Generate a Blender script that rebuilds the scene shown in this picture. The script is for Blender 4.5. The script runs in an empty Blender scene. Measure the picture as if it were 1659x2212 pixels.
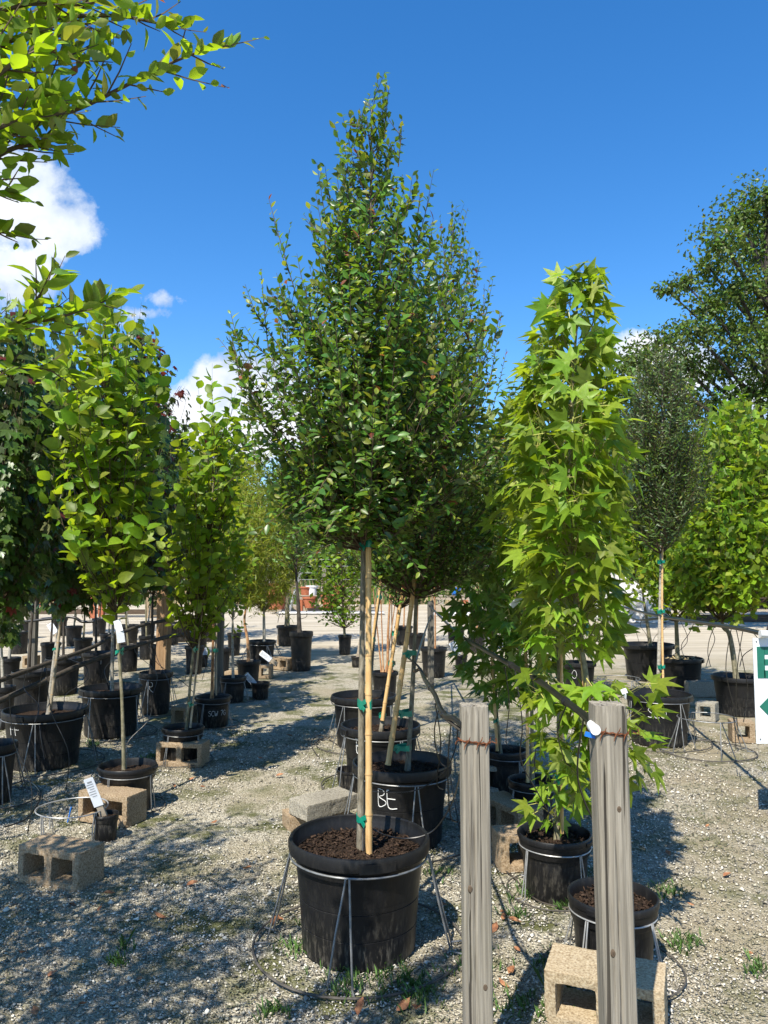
import bpy, math, random
import numpy as np
from mathutils import Vector, Matrix

# ------------------------------------------------------------------ camera, sky, sun, exposure
SC = bpy.context.scene
R = math.radians
PW, PH, F, YH, CAMH = 1659.0, 2212.0, 1662.0, 1232.0, 1.6      # photo measured on a 1659 x 2212 grid
PITCH = math.atan((YH - PH / 2) / F)
cd = bpy.data.cameras.new('camera')
cam = bpy.data.objects.new('camera', cd)
SC.collection.objects.link(cam)
cam.location = (0, 0, CAMH)
cam.rotation_euler = (R(90) + PITCH, 0, 0)
cd.sensor_fit = 'VERTICAL'
cd.sensor_height = 34.6
cd.lens = 34.6 * F / PH
cd.clip_start = 0.05
cd.clip_end = 2000
SC.camera = cam

SUNV = Vector((-0.33, -0.70, 1.0)).normalized()                 # towards the sun
SUN_EL = math.asin(SUNV.z)
SUN_AZ = math.atan2(SUNV.x, SUNV.y)
sd = bpy.data.lights.new('sun', 'SUN')
sd.energy = 5.0
sd.angle = R(0.53)
sd.color = (1.0, 0.93, 0.81)
sun = bpy.data.objects.new('sun', sd)
SC.collection.objects.link(sun)
sun.rotation_euler = SUNV.to_track_quat('Z', 'Y').to_euler()
sun.location = (-6, -10, 20)

SC.view_settings.view_transform = 'Standard'
SC.view_settings.look = 'None'
SC.view_settings.exposure = 0.78
SC.view_settings.gamma = 1.0
SC.render.engine = 'CYCLES'
SC.cycles.max_bounces = 7
SC.cycles.diffuse_bounces = 3
SC.cycles.glossy_bounces = 2
SC.cycles.transmission_bounces = 4
SC.cycles.transparent_max_bounces = 6
SC.cycles.use_denoising = True
SC.cycles.caustics_reflective = False
SC.cycles.caustics_refractive = False

_c, _s = math.cos(PITCH), math.sin(PITCH)
def ray(px, py):
    x = (px - PW / 2) / F
    y = -(py - PH / 2) / F
    return Vector((x, _c - y * _s, _s + y * _c))
def gz(px, py, z=0.0):                      # point of height z under a pixel
    d = ray(px, py)
    return Vector((0, 0, CAMH)) + d * ((z - CAMH) / d.z)
def gy(px, py, Y):                          # point at distance Y along the ground axis
    d = ray(px, py)
    return Vector((0, 0, CAMH)) + d * (Y / d.y)

# ------------------------------------------------------------------ node helpers
class NT:
    def __init__(s, tree):
        s.t = tree
        tree.nodes.clear()
    def n(s, kind, **kw):
        nd = s.t.nodes.new(kind)
        for k, v in kw.items():
            if k.startswith('i_'):
                key = k[2:]
                key = int(key) if key.isdigit() else key.replace('_', ' ')
                s.put(nd.inputs[key], v)
            else:
                setattr(nd, k, v)
        return nd
    def put(s, sock, v):
        if isinstance(v, bpy.types.NodeSocket):
            s.t.links.new(v, sock)
        elif isinstance(v, bpy.types.Node):
            s.t.links.new(v.outputs[0], sock)
        else:
            if isinstance(v, (tuple, list)) and len(v) == 3 and sock.type == 'RGBA':
                v = (*v, 1)
            sock.default_value = v
    def math(s, op, a, b=0.0, c=0.0, clamp=False):
        nd = s.n('ShaderNodeMath', operation=op, use_clamp=clamp)
        s.put(nd.inputs[0], a); s.put(nd.inputs[1], b); s.put(nd.inputs[2], c)
        return nd.outputs[0]
    def mix(s, f, a, b, mode='MIX'):
        nd = s.n('ShaderNodeMix', data_type='RGBA', blend_type=mode)
        s.put(nd.inputs[0], f); s.put(nd.inputs[6], a); s.put(nd.inputs[7], b)
        return nd.outputs[2]
    def ramp(s, f, *stops):
        nd = s.n('ShaderNodeValToRGB')
        cr = nd.color_ramp
        while len(cr.elements) < len(stops):
            cr.elements.new(0.5)
        for e, (p, c) in zip(cr.elements, stops):
            e.position = p
            e.color = (*c, 1) if isinstance(c, (tuple, list)) else (c, c, c, 1)
        s.put(nd.inputs[0], f)
        return nd.outputs[0]
    def noise(s, vec, scale=5.0, detail=4.0, rough=0.55, dist=0.0, out=0):
        nd = s.n('ShaderNodeTexNoise')
        s.put(nd.inputs['Vector'], vec); nd.inputs['Scale'].default_value = scale
        nd.inputs['Detail'].default_value = detail; nd.inputs['Roughness'].default_value = rough
        nd.inputs['Distortion'].default_value = dist
        return nd.outputs[out]
    def pos(s, scale=(1, 1, 1), loc=(0, 0, 0)):
        g = s.n('ShaderNodeNewGeometry')
        m = s.n('ShaderNodeMapping')
        s.put(m.inputs[0], g.outputs['Position'])
        m.inputs['Scale'].default_value = scale; m.inputs['Location'].default_value = loc
        return m.outputs[0]
    def bump(s, h, strength=0.5, dist=0.01, normal=None):
        nd = s.n('ShaderNodeBump')
        nd.inputs['Strength'].default_value = strength; nd.inputs['Distance'].default_value = dist
        s.put(nd.inputs['Height'], h)
        if normal: s.put(nd.inputs['Normal'], normal)
        return nd.outputs[0]
    def out(s, sh, kind='ShaderNodeOutputMaterial'):
        o = s.n(kind)
        s.put(o.inputs['Surface'], sh)
    def principled(s, **kw):
        return s.n('ShaderNodeBsdfPrincipled', **kw)

MATS = {}
def newmat(name):
    m = bpy.data.materials.new(name)
    m.use_nodes = True
    MATS[name] = m
    return m, NT(m.node_tree)

def pmat(name, cols, scale=(1, 1, 1), ns=20.0, rough=0.7, bump=0.3, bd=0.004, spec=0.35, metal=0.0, detail=6.0, rv=0.1, lo=0.3, hi=0.7, isl=0.0):
    m, t = newmat(name)
    p = t.pos(scale)
    f = t.noise(p, ns, detail, 0.6)
    k = len(cols)
    col = t.ramp(f, *[(lo + (hi - lo) * i / max(1, k - 1), c) for i, c in enumerate(cols)]) if k > 1 else None
    big = t.noise(t.pos(), 1.7, 2.0)
    if col is None:
        rgb = t.n('ShaderNodeRGB'); rgb.outputs[0].default_value = (*cols[0], 1); col = rgb.outputs[0]
    col = t.mix(1.0, col, t.ramp(big, (0.3, 1 - rv), (0.7, 1.0)), 'MULTIPLY')
    if isl:
        g = t.n('ShaderNodeNewGeometry')
        col = t.mix(1.0, col, t.ramp(g.outputs['Random Per Island'], (0.0, 1 - isl), (1.0, 1.0)), 'MULTIPLY')
    b = t.principled()
    t.put(b.inputs['Base Color'], col)
    b.inputs['Roughness'].default_value = rough
    b.inputs['Metallic'].default_value = metal
    b.inputs['Specular IOR Level'].default_value = spec
    if bump: t.put(b.inputs['Normal'], t.bump(f, bump, bd))
    t.out(b)
    return m

def leafmat(name, top, under, trans, tf=0.35, rough=0.42, spec=0.4, var=0.35):
    m, t = newmat(name)
    g = t.n('ShaderNodeNewGeometry')
    oi = t.n('ShaderNodeObjectInfo')
    rnd = t.math('FRACT', t.math('ADD', g.outputs['Random Per Island'], oi.outputs['Random']))
    vein = t.noise(t.pos(), 60.0, 2.0)
    tv = t.ramp(rnd, (0.0, 1 - var), (0.5, 1.0), (1.0, 1 + var))
    c = t.mix(g.outputs['Backfacing'], top, under)
    c = t.mix(1.0, c, tv, 'MULTIPLY')
    c = t.mix(1.0, c, t.ramp(vein, (0.3, 0.8), (0.7, 1.15)), 'MULTIPLY')
    hs = t.n('ShaderNodeHueSaturation')
    t.put(hs.inputs['Color'], c)
    t.put(hs.inputs['Hue'], t.math('ADD', 0.485, t.math('MULTIPLY', rnd, 0.04)))
    b = t.principled()
    t.put(b.inputs['Base Color'], hs.outputs[0])
    t.put(b.inputs['Roughness'], t.math('ADD', rough, t.math('MULTIPLY', g.outputs['Backfacing'], 0.3)))
    b.inputs['Specular IOR Level'].default_value = spec
    tr = t.n('ShaderNodeBsdfTranslucent')
    t.put(tr.inputs['Color'], t.mix(1.0, trans, tv, 'MULTIPLY'))
    ms = t.n('ShaderNodeMixShader')
    ms.inputs[0].default_value = tf
    t.put(ms.inputs[1], b.outputs[0]); t.put(ms.inputs[2], tr.outputs[0])
    t.out(ms)
    return m

# ------------------------------------------------------------------ world: clear sky with a few cumulus clouds
world = bpy.data.worlds.new('World')
SC.world = world
world.use_nodes = True
w = NT(world.node_tree)
sky = w.n('ShaderNodeTexSky', sky_type='NISHITA')
sky.sun_disc = False
sky.sun_elevation = SUN_EL
sky.sun_rotation = SUN_AZ
sky.altitude = 200
sky.air_density = 1.0
sky.dust_density = 0.25
sky.ozone_density = 3.2
hs = w.n('ShaderNodeHueSaturation')
hs.inputs['Saturation'].default_value = 1.32
hs.inputs['Value'].default_value = 1.6
hs.inputs['Hue'].default_value = 0.503
w.put(hs.inputs['Color'], sky.outputs[0])
tc = w.n('ShaderNodeTexCoord')
dirv = tc.outputs['Generated']
sp = w.n('ShaderNodeSeparateXYZ'); w.put(sp.inputs[0], dirv)
ysafe = w.math('MAXIMUM', sp.outputs[1], 0.02)
U = w.math('DIVIDE', sp.outputs[0], ysafe)
V = w.math('DIVIDE', sp.outputs[2], ysafe)
nz = w.noise(dirv, 9.0, 9.0, 0.6, 0.25)
nz2 = w.noise(dirv, 27.0, 8.0, 0.66)
blobs = [  # px, py, half width, half height (photo grid), weight
    (40, 450, 150, 140, 1.1), (115, 500, 120, 85, 1.1), (20, 590, 140, 110, 1.1), (-120, 480, 220, 260, 1.1), (0, 850, 70, 110, 1.0),
    (480, 835, 105, 105, 1.35), (415, 890, 105, 90, 1.35), (570, 850, 100, 110, 1.35), (500, 935, 200, 95, 1.3), (650, 900, 100, 80, 1.1),
    (352, 645, 62, 28, .47), (300, 678, 95, 24, .43), (262, 700, 50, 18, .40),
    (1400, 765, 120, 60, 1.0), (1480, 800, 110, 100, 1.0), (1620, 850, 110, 110, 1.0), (1345, 745, 60, 30, .5), (1780, 700, 160, 120, .9)]
acc = None
for px, py, a, b, wt in blobs:
    d = ray(px, py)
    du = w.math('DIVIDE', w.math('SUBTRACT', U, d.x / d.y), a / F)
    dv = w.math('DIVIDE', w.math('SUBTRACT', V, d.z / d.y), b / F)
    q = w.math('MULTIPLY', w.math('SUBTRACT', 1.0, w.math('SQRT', w.math('ADD', w.math('MULTIPLY', du, du), w.math('MULTIPLY', dv, dv)))), wt)
    acc = q if acc is None else w.math('MAXIMUM', acc, q)
# the same scattered cumulus behind the viewer
front = w.math('GREATER_THAN', sp.outputs[1], 0.25)
rest = w.math('SUBTRACT', w.noise(dirv, 2.6, 3.0, 0.5), w.math('ADD', 0.52, w.math('MULTIPLY', w.math('ABSOLUTE', w.math('SUBTRACT', sp.outputs[2], 0.22)), 0.8)))
rest = w.math('MULTIPLY', rest, 3.0)
m1 = w.n('ShaderNodeMix', data_type='FLOAT')
w.put(m1.inputs[0], front); w.put(m1.inputs[2], rest); w.put(m1.inputs[3], acc)
fld = w.math('ADD', m1.outputs[0], w.math('ADD', w.math('MULTIPLY', w.math('SUBTRACT', nz, 0.5), 1.7), w.math('MULTIPLY', w.math('SUBTRACT', nz2, 0.5), 0.85)))
mask = w.ramp(fld, (0.08, 0.0), (0.22, 0.5), (0.42, 1.0))
shade = w.math('ADD', w.math('MULTIPLY', fld, 0.18), w.math('MULTIPLY', w.noise(dirv, 13.0, 6.0, 0.55), 0.9))
ccol = w.ramp(shade, (0.38, (3.9, 4.8, 6.3)), (0.54, (6.2, 6.8, 7.8)), (0.70, (7.9, 8.1, 8.5)))
cm = w.mix(mask, hs.outputs[0], ccol)
bg = w.n('ShaderNodeBackground')
bg.inputs['Strength'].default_value = 0.085
w.put(bg.inputs['Color'], cm)
w.out(bg, 'ShaderNodeOutputWorld')

# ------------------------------------------------------------------ mesh builder
ORG = {}
class MB:
    def __init__(s):
        s.v, s.f, s.m = [], [], []
    def add(s, vs, fs, mi=0):
        o = len(s.v)
        s.v.extend([tuple(x) for x in vs])
        s.f.extend([tuple(i + o for i in f) for f in fs])
        s.m.extend([mi] * len(fs))
    def tube(s, pts, rad, sides=8, mi=0, closed=False, caps=True, jit=None):
        pts = [Vector(p) for p in pts]
        n = len(pts)
        if not isinstance(rad, (list, tuple)): rad = [rad] * n
        vs, fs = [], []
        up = None
        for i in range(n):
            if closed: d = pts[(i + 1) % n] - pts[i - 1]
            else: d = pts[min(i + 1, n - 1)] - pts[max(i - 1, 0)]
            if d.length < 1e-9: d = Vector((0, 0, 1))
            d.normalize()
            if up is None:
                up = Vector((1, 0, 0)) if abs(d.x) < 0.8 else Vector((0, 1, 0))
            a = up - d * up.dot(d)
            if a.length < 1e-6: a = d.orthogonal()
            a.normalize(); up = a
            b = d.cross(a)
            for k in range(sides):
                an = 2 * math.pi * k / sides
                r = rad[i] * (jit(i, k) if jit else 1)
                vs.append(pts[i] + a * (math.cos(an) * r) + b * (math.sin(an) * r))
        for i in range(n if closed else n - 1):
            j = (i + 1) % n
            for k in range(sides):
                l = (k + 1) % sides
                fs.append((i * sides + k, i * sides + l, j * sides + l, j * sides + k))
        if caps and not closed:
            fs.append(tuple(range(sides))[::-1])
            fs.append(tuple((n - 1) * sides + k for k in range(sides)))
        s.add(vs, fs, mi)
    def lathe(s, prof, c, segs=48, mi=0, wob=None):
        vs, fs = [], []
        for (r, z) in prof:
            for k in range(segs):
                a = 2 * math.pi * k / segs
                rr = max(r, 1e-4)
                if wob: rr *= wob(a, z)
                vs.append((c[0] + math.cos(a) * rr, c[1] + math.sin(a) * rr, c[2] + z))
        for i in range(len(prof) - 1):
            for k in range(segs):
                l = (k + 1) % segs
                fs.append((i * segs + k, i * segs + l, (i + 1) * segs + l, (i + 1) * segs + k))
        s.add(vs, fs, mi)
    def box(s, c, size, M=None, mi=0):
        hx, hy, hz = size[0] / 2, size[1] / 2, size[2] / 2
        vs = []
        for x in (-hx, hx):
            for y in (-hy, hy):
                for z in (-hz, hz):
                    p = Vector((x, y, z))
                    if M is not None: p = M @ p
                    vs.append(p + Vector(c))
        s.add(vs, [(0, 1, 3, 2), (4, 6, 7, 5), (0, 4, 5, 1), (2, 3, 7, 6), (0, 2, 6, 4), (1, 5, 7, 3)], mi)
    def bar(s, a, b, wdt, thk, mi=0):            # a rectangular bar from a to b
        a, b = Vector(a), Vector(b)
        d = b - a
        M = d.to_track_quat('X', 'Z').to_matrix()
        s.box((a + b) / 2, (d.length, wdt, thk), M, mi)
    def build(s, name, mats, parent=None, smooth=True, kind=None, origin=None):
        if not isinstance(mats, (list, tuple)): mats = [mats]
        v = np.array(s.v, dtype=np.float64).reshape(-1, 3)
        if parent is not None: org = np.array(ORG[parent.name])
        elif origin is not None: org = np.array(origin, dtype=float)
        else: org = np.array([(v[:, 0].min() + v[:, 0].max()) / 2, (v[:, 1].min() + v[:, 1].max()) / 2, v[:, 2].min()])
        me = bpy.data.meshes.new(name)
        me.from_pydata((v - org).tolist(), [], s.f)
        for m in mats: me.materials.append(MATS[m] if isinstance(m, str) else m)
        if len(mats) > 1: me.polygons.foreach_set('material_index', s.m)
        if smooth:
            me.polygons.foreach_set('use_smooth', [True] * len(me.polygons))
            if smooth != 'all':
                try: me.set_sharp_from_angle(angle=R(38))
                except Exception: pass
        return link(name, me, parent, org, kind)

def link(name, me, parent, org, kind=None):
    o = bpy.data.objects.new(name, me)
    SC.collection.objects.link(o)
    if parent is not None:
        o.parent = parent
    else:
        o.location = tuple(org)
    ORG[o.name] = tuple(org)
    if kind: o['kind'] = kind
    return o

def tag(o, label, cat, group=None):
    o['label'] = label; o['category'] = cat
    if group: o['group'] = group
    return o

def thing(name, loc, label, cat, group=None):
    o = bpy.data.objects.new(name, None)
    SC.collection.objects.link(o)
    o.location = tuple(loc); o.empty_display_size = 0.1
    ORG[o.name] = tuple(loc)
    return tag(o, label, cat, group)

def npmesh(name, V, Fc, mats, mi=None, parent=None, kind=None, org=None, smooth=True, quads=False):
    """V (n,3) float, Fc (m,3|4) int -> one mesh, fast"""
    k = Fc.shape[1]
    me = bpy.data.meshes.new(name)
    if org is None: org = np.array(ORG[parent.name]) if parent is not None else np.zeros(3)
    V = (V - np.array(org)).astype(np.float32)
    me.vertices.add(len(V)); me.vertices.foreach_set('co', V.ravel())
    me.loops.add(Fc.size); me.loops.foreach_set('vertex_index', Fc.astype(np.int32).ravel())
    me.polygons.add(len(Fc))
    me.polygons.foreach_set('loop_start', np.arange(0, Fc.size, k, dtype=np.int32))
    try: me.polygons.foreach_set('loop_total', np.full(len(Fc), k, dtype=np.int32))
    except Exception: pass
    for m in mats: me.materials.append(MATS[m] if isinstance(m, str) else m)
    if mi is not None: me.polygons.foreach_set('material_index', mi.astype(np.int32))
    if smooth: me.polygons.foreach_set('use_smooth', np.ones(len(Fc), dtype=bool))
    me.update(calc_edges=True)
    me.validate()
    return link(name, me, parent, org, kind)

def catmull(pts, sub=5):
    P = [Vector(p) for p in pts]
    if len(P) < 3:
        return [P[0].lerp(P[1], i / sub) for i in range(sub + 1)]
    out = []
    for i in range(len(P) - 1):
        p0 = P[max(i - 1, 0)]; p1 = P[i]; p2 = P[i + 1]; p3 = P[min(i + 2, len(P) - 1)]
        for k in range(sub):
            t = k / sub
            out.append(0.5 * ((2 * p1) + (p2 - p0) * t + (2 * p0 - 5 * p1 + 4 * p2 - p3) * t * t + (3 * p1 - p0 - 3 * p2 + p3) * t ** 3))
    out.append(P[-1])
    return out

# ------------------------------------------------------------------ materials
def gravel_nodes(t, p):
    """pale crushed stone with moss and beige dirt; returns colour, height"""
    vo = t.n('ShaderNodeTexVoronoi'); vo.inputs['Scale'].default_value = 110.0
    t.put(vo.inputs['Vector'], p)
    bw = t.n('ShaderNodeSeparateColor'); t.put(bw.inputs[0], vo.outputs['Color'])
    stone = t.ramp(bw.outputs[0], (0.0, (.10, .093, .075)), (0.3, (.26, .238, .185)), (0.65, (.43, .395, .31)), (1.0, (.64, .60, .49)))
    return stone, vo.outputs['Distance']
m, t = newmat('gravel_ground')
p = t.pos()
stone, hgt = gravel_nodes(t, p)
n1 = t.noise(p, 0.9, 5.0, 0.6)
n2 = t.noise(p, 3.1, 5.0, 0.65)
n3 = t.noise(p, 0.35, 3.0, 0.5)
sx = t.n('ShaderNodeSeparateXYZ'); t.put(sx.inputs[0], p)
right = t.math('MULTIPLY', t.math('SUBTRACT', sx.outputs[0], 0.9), 0.6, clamp=True)
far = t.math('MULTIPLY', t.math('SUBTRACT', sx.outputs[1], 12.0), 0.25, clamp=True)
dirt = t.mix(n2, (.20, .165, .10), (.37, .315, .205))
dm = t.math('ADD', t.ramp(n1, (0.42, 0.14), (0.62, 0.65)), t.math('MULTIPLY', right, 0.25), clamp=True)
col = t.mix(dm, stone, dirt)
moss = t.mix(n2, (.035, .05, .012), (.11, .115, .03))
mm = t.math('MULTIPLY', t.ramp(n2, (0.47, 0.0), (0.59, 0.9)), t.ramp(n1, (0.44, 1.0), (0.66, 0.15)))
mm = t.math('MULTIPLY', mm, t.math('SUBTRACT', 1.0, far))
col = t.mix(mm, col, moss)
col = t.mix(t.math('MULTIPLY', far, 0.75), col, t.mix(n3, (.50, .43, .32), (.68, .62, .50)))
rut = t.noise(t.pos((.25, 2.2, 1)), 1.0, 5.0, .6)
col = t.mix(t.math('MULTIPLY', far, t.ramp(rut, (.42, .55), (.58, .0))), col, (.30, .25, .175))
b = t.principled(); t.put(b.inputs['Base Color'], col); b.inputs['Roughness'].default_value = 0.9
b.inputs['Specular IOR Level'].default_value = 0.2
t.put(b.inputs['Normal'], t.bump(t.math('ADD', t.math('MULTIPLY', hgt, -1.0), t.math('MULTIPLY', n2, 0.8)), 0.8, 0.012))
t.out(b)

m, t = newmat('pebble')
g = t.n('ShaderNodeNewGeometry')
ri = g.outputs['Random Per Island']
p = t.pos()
col = t.ramp(ri, (0.0, (.065, .061, .052)), (0.25, (.205, .192, .16)), (0.55, (.385, .362, .305)), (0.8, (.56, .53, .455)), (1.0, (.72, .70, .62)))
wet = t.noise(p, 0.9, 4.0)
col = t.mix(t.ramp(wet, (0.42, 0.0), (0.65, 0.5)), col, t.mix(1.0, col, (1.0, .86, .66), 'MULTIPLY'))
col = t.mix(t.ramp(t.noise(p, 2.7, 5.0, .65), (0.50, 0.0), (0.63, 0.85)), col, (.10, .105, .035))
b = t.principled(); t.put(b.inputs['Base Color'], col); b.inputs['Roughness'].default_value = 0.75
t.out(b)

m, t = newmat('pot_plastic')
p = t.pos()
sx = t.n('ShaderNodeSeparateXYZ'); t.put(sx.inputs[0], p)
dust = t.noise(t.pos((60, 60, 14)), 1.0, 6.0, 0.7)
spl = t.noise(t.pos((1, 1, .5)), 7.0, 5.0, 0.6)
low = t.math('SUBTRACT', 1.0, t.math('MULTIPLY', sx.outputs[2], 4.5), clamp=True)
df = t.math('MULTIPLY', t.ramp(dust, (0.5, 0.0), (0.75, 1.0)), t.math('ADD', 0.08, t.math('MULTIPLY', low, 0.85)))
col = t.mix(df, t.mix(spl, (.006, .006, .0065), (.012, .012, .013)), (.17, .155, .125))
b = t.principled(); t.put(b.inputs['Base Color'], col)
t.put(b.inputs['Roughness'], t.ramp(spl, (0.35, 0.34), (0.7, 0.55)))
b.inputs['Specular IOR Level'].default_value = 0.33
t.put(b.inputs['Normal'], t.bump(spl, 0.25, 0.02))
t.out(b)

pmat('soil', [(.010, .007, .005), (.035, .022, .014), (.075, .05, .034)], ns=90, rough=.95, bump=1.0, bd=.02, spec=.15)
pmat('mulch', [(.014, .009, .006), (.048, .028, .018), (.10, .066, .044)], ns=40, rough=.85, bump=.4, spec=.2, isl=.6)
pmat('bark_grey', [(.09, .078, .055), (.21, .185, .135), (.33, .30, .235)], scale=(1, 1, .3), ns=70, rough=.9, bump=.8, bd=.006, rv=.25)
pmat('bark_pale', [(.20, .18, .145), (.36, .335, .28), (.50, .48, .42)], scale=(1, 1, 2.2), ns=22, rough=.85, bump=.5, bd=.004, rv=.3)
pmat('bark_green', [(.10, .095, .055), (.20, .18, .11), (.33, .29, .20)], scale=(1, 1, .6), ns=40, rough=.8, bump=.4, bd=.003, rv=.25)
pmat('bark_copper', [(.20, .085, .035), (.38, .19, .085), (.47, .32, .18)], scale=(1, 1, .7), ns=26, rough=.75, bump=.5, bd=.004)
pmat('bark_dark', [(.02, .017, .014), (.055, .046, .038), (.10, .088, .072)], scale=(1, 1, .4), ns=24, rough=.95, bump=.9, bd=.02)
pmat('twig', [(.055, .035, .022), (.12, .085, .05)], ns=60, rough=.8, bump=0)
pmat('twig_green', [(.16, .16, .05), (.25, .22, .08)], ns=60, rough=.7, bump=0)
pmat('bamboo', [(.45, .26, .095), (.62, .40, .17), (.72, .51, .26)], scale=(1, 1, .12), ns=60, rough=.5, bump=.15, bd=.002, spec=.4, rv=.2)
pmat('bamboo_old', [(.22, .17, .11), (.40, .33, .23), (.52, .45, .33)], scale=(1, 1, .15), ns=50, rough=.7, bump=.2, bd=.002, rv=.25)
pmat('bamboo_node', [(.30, .17, .07), (.55, .36, .16)], ns=90, rough=.6, bump=.2)
pmat('tie_tape', [(.0, .17, .11), (.005, .26, .17)], ns=25, rough=.35, bump=.3, bd=.003, spec=.5)
pmat('wire_steel', [(.14, .145, .145), (.27, .275, .275)], ns=30, rough=.5, bump=0, metal=.55)
pmat('wire_bright', [(.30, .30, .295), (.46, .46, .45)], ns=30, rough=.4, bump=0, metal=.4)
pmat('rust', [(.05, .018, .009), (.14, .05, .022), (.23, .09, .04)], ns=140, rough=.9, bump=.6, bd=.002, spec=.2)
pmat('block_tan', [(.20, .135, .075), (.37, .275, .175), (.50, .40, .28)], ns=120, rough=.95, bump=.9, bd=.004, spec=.12, rv=.35, lo=.34, hi=.66)
pmat('block_grey', [(.20, .18, .14), (.36, .33, .265), (.48, .45, .37)], ns=120, rough=.95, bump=.9, bd=.004, spec=.12, rv=.35, lo=.34, hi=.66)
pmat('block_sand', [(.27, .20, .12), (.46, .365, .235), (.58, .49, .34)], ns=120, rough=.95, bump=.9, bd=.004, spec=.12, rv=.3, lo=.34, hi=.66)
pmat('knot_wood', [(.05, .035, .022), (.14, .10, .065)], ns=160, rough=.85, bump=.4)
pmat('hose', [(.010, .010, .010), (.02, .02, .02)], ns=20, rough=.33, bump=.1, spec=.5)
pmat('hose_dusty', [(.035, .03, .025), (.09, .075, .058)], ns=30, rough=.7, bump=.2, spec=.3)
pmat('white_plastic', [(.68, .69, .70), (.80, .80, .80)], ns=12, rough=.45, bump=0, rv=.05)
pmat('label_white', [(.62, .66, .72), (.76, .78, .80)], ns=8, rough=.5, bump=0, rv=.05)
pmat('print_grey', [(.25, .26, .28), (.3, .3, .32)], ns=8, rough=.7, bump=0)
pmat('blue_plastic', [(.01, .12, .50), (.02, .2, .62)], ns=20, rough=.4, bump=0)
pmat('sign_green', [(.012, .12, .085), (.018, .15, .105)], ns=8, rough=.5, bump=0, rv=.05)
pmat('paint_pen', [(.60, .60, .58), (.80, .80, .78)], ns=80, rough=.6, bump=0, rv=.1)
pmat('terracotta', [(.30, .09, .04), (.45, .16, .08)], ns=14, rough=.8, bump=.1)
pmat('timber_pale', [(.26, .21, .15), (.42, .36, .28)], scale=(.1, 1, 1), ns=40, rough=.85, bump=.3)
pmat('timber_dark', [(.05, .035, .025), (.13, .09, .06)], scale=(.1, 1, 1), ns=40, rough=.85, bump=.3)
pmat('red_paint', [(.55, .06, .05), (.65, .12, .1)], ns=40, rough=.6, bump=0)
pmat('dry_leaf', [(.12, .045, .02), (.30, .13, .06), (.40, .22, .10)], ns=45, rough=.7, bump=.2)
pmat('straw', [(.32, .24, .12), (.48, .39, .22)], ns=3, rough=.85, bump=0, isl=.45)
pmat('weed', [(.05, .11, .02), (.10, .20, .035)], ns=9, rough=.6, bump=0, isl=.4)
pmat('grass_ground', [(.10, .13, .03), (.22, .20, .08), (.36, .30, .16)], ns=1.2, rough=.95, bump=.3)

def woodmat(name, c0, c1, c2, crack):
    m, t = newmat(name)
    p = t.pos((70, 70, 1.6))
    f = t.noise(p, 1.3, 8.0, 0.68, 0.8)
    fine = t.noise(t.pos((170, 170, 3.0)), 1.0, 4.0, 0.6)
    col = t.ramp(f, (0.28, c0), (0.48, c1), (0.7, c2))
    col = t.mix(1.0, col, t.ramp(fine, (0.3, 0.72), (0.65, 1.06)), 'MULTIPLY')
    ck = t.ramp(t.noise(t.pos((55, 55, .8)), 1.0, 3.0, 0.5, 0.6), (0.34, 1.0), (0.362, 0.0))
    col = t.mix(t.math('MULTIPLY', ck, crack), col, (.02, .016, .012))
    alg = t.noise(t.pos((3, 3, 1.2)), 1.0, 4.0)
    col = t.mix(t.ramp(alg, (0.55, 0.0), (0.75, 0.28)), col, (.11, .125, .075))
    b = t.principled(); t.put(b.inputs['Base Color'], col); b.inputs['Roughness'].default_value = 0.9
    b.inputs['Specular IOR Level'].default_value = 0.2
    h = t.math('SUBTRACT', t.math('ADD', f, t.math('MULTIPLY', fine, .5)), t.math('MULTIPLY', ck, 1.2))
    t.put(b.inputs['Normal'], t.bump(h, 0.6, 0.0035))
    t.out(b)
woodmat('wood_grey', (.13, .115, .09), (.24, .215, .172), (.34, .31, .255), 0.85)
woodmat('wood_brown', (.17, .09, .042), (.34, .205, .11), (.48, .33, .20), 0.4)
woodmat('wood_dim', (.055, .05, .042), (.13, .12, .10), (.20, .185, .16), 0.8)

m, t = newmat('plastic_wrap')
f = t.noise(t.pos((1, 1, .5)), 5.0, 6.0, .65, 1.2)
col = t.ramp(f, (0.3, (.42, .40, .37)), (0.6, (.72, .70, .66)), (0.8, (.82, .82, .82)))
b = t.principled(); t.put(b.inputs['Base Color'], col); b.inputs['Roughness'].default_value = 0.28
t.put(b.inputs['Normal'], t.bump(f, 1.0, 0.12))
t.out(b)

# leaf materials: upper side, underside, light through the blade
leafmat('leaf_elm', (.096, .178, .022), (.23, .275, .085), (.24, .41, .015), .34, .40, .45)
leafmat('leaf_elm_dark', (.054, .114, .016), (.145, .195, .07), (.12, .26, .015), .28, .36, .48)
leafmat('leaf_elm_young', (.22, .25, .03), (.28, .29, .08), (.42, .46, .03), .40, .42, .4)
leafmat('leaf_bronze', (.22, .065, .03), (.24, .10, .06), (.40, .12, .04), .35, .45, .4)
leafmat('leaf_over', (.125, .20, .018), (.25, .315, .06), (.42, .60, .012), .52, .46, .38)
leafmat('leaf_gum', (.135, .215, .016), (.27, .325, .06), (.32, .46, .01), .38, .45, .32)
leafmat('leaf_gum_light', (.21, .285, .028), (.36, .41, .10), (.42, .53, .02), .42, .48, .32)
leafmat('leaf_big_elm', (.125, .21, .012), (.25, .31, .07), (.38, .54, .01), .46, .45, .32)
leafmat('leaf_big_elm_light', (.20, .28, .02), (.32, .37, .09), (.44, .55, .02), .46, .48, .32)
leafmat('leaf_maple', (.058, .096, .016), (.17, .19, .075), (.11, .19, .01), .25, .38, .42)
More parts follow.
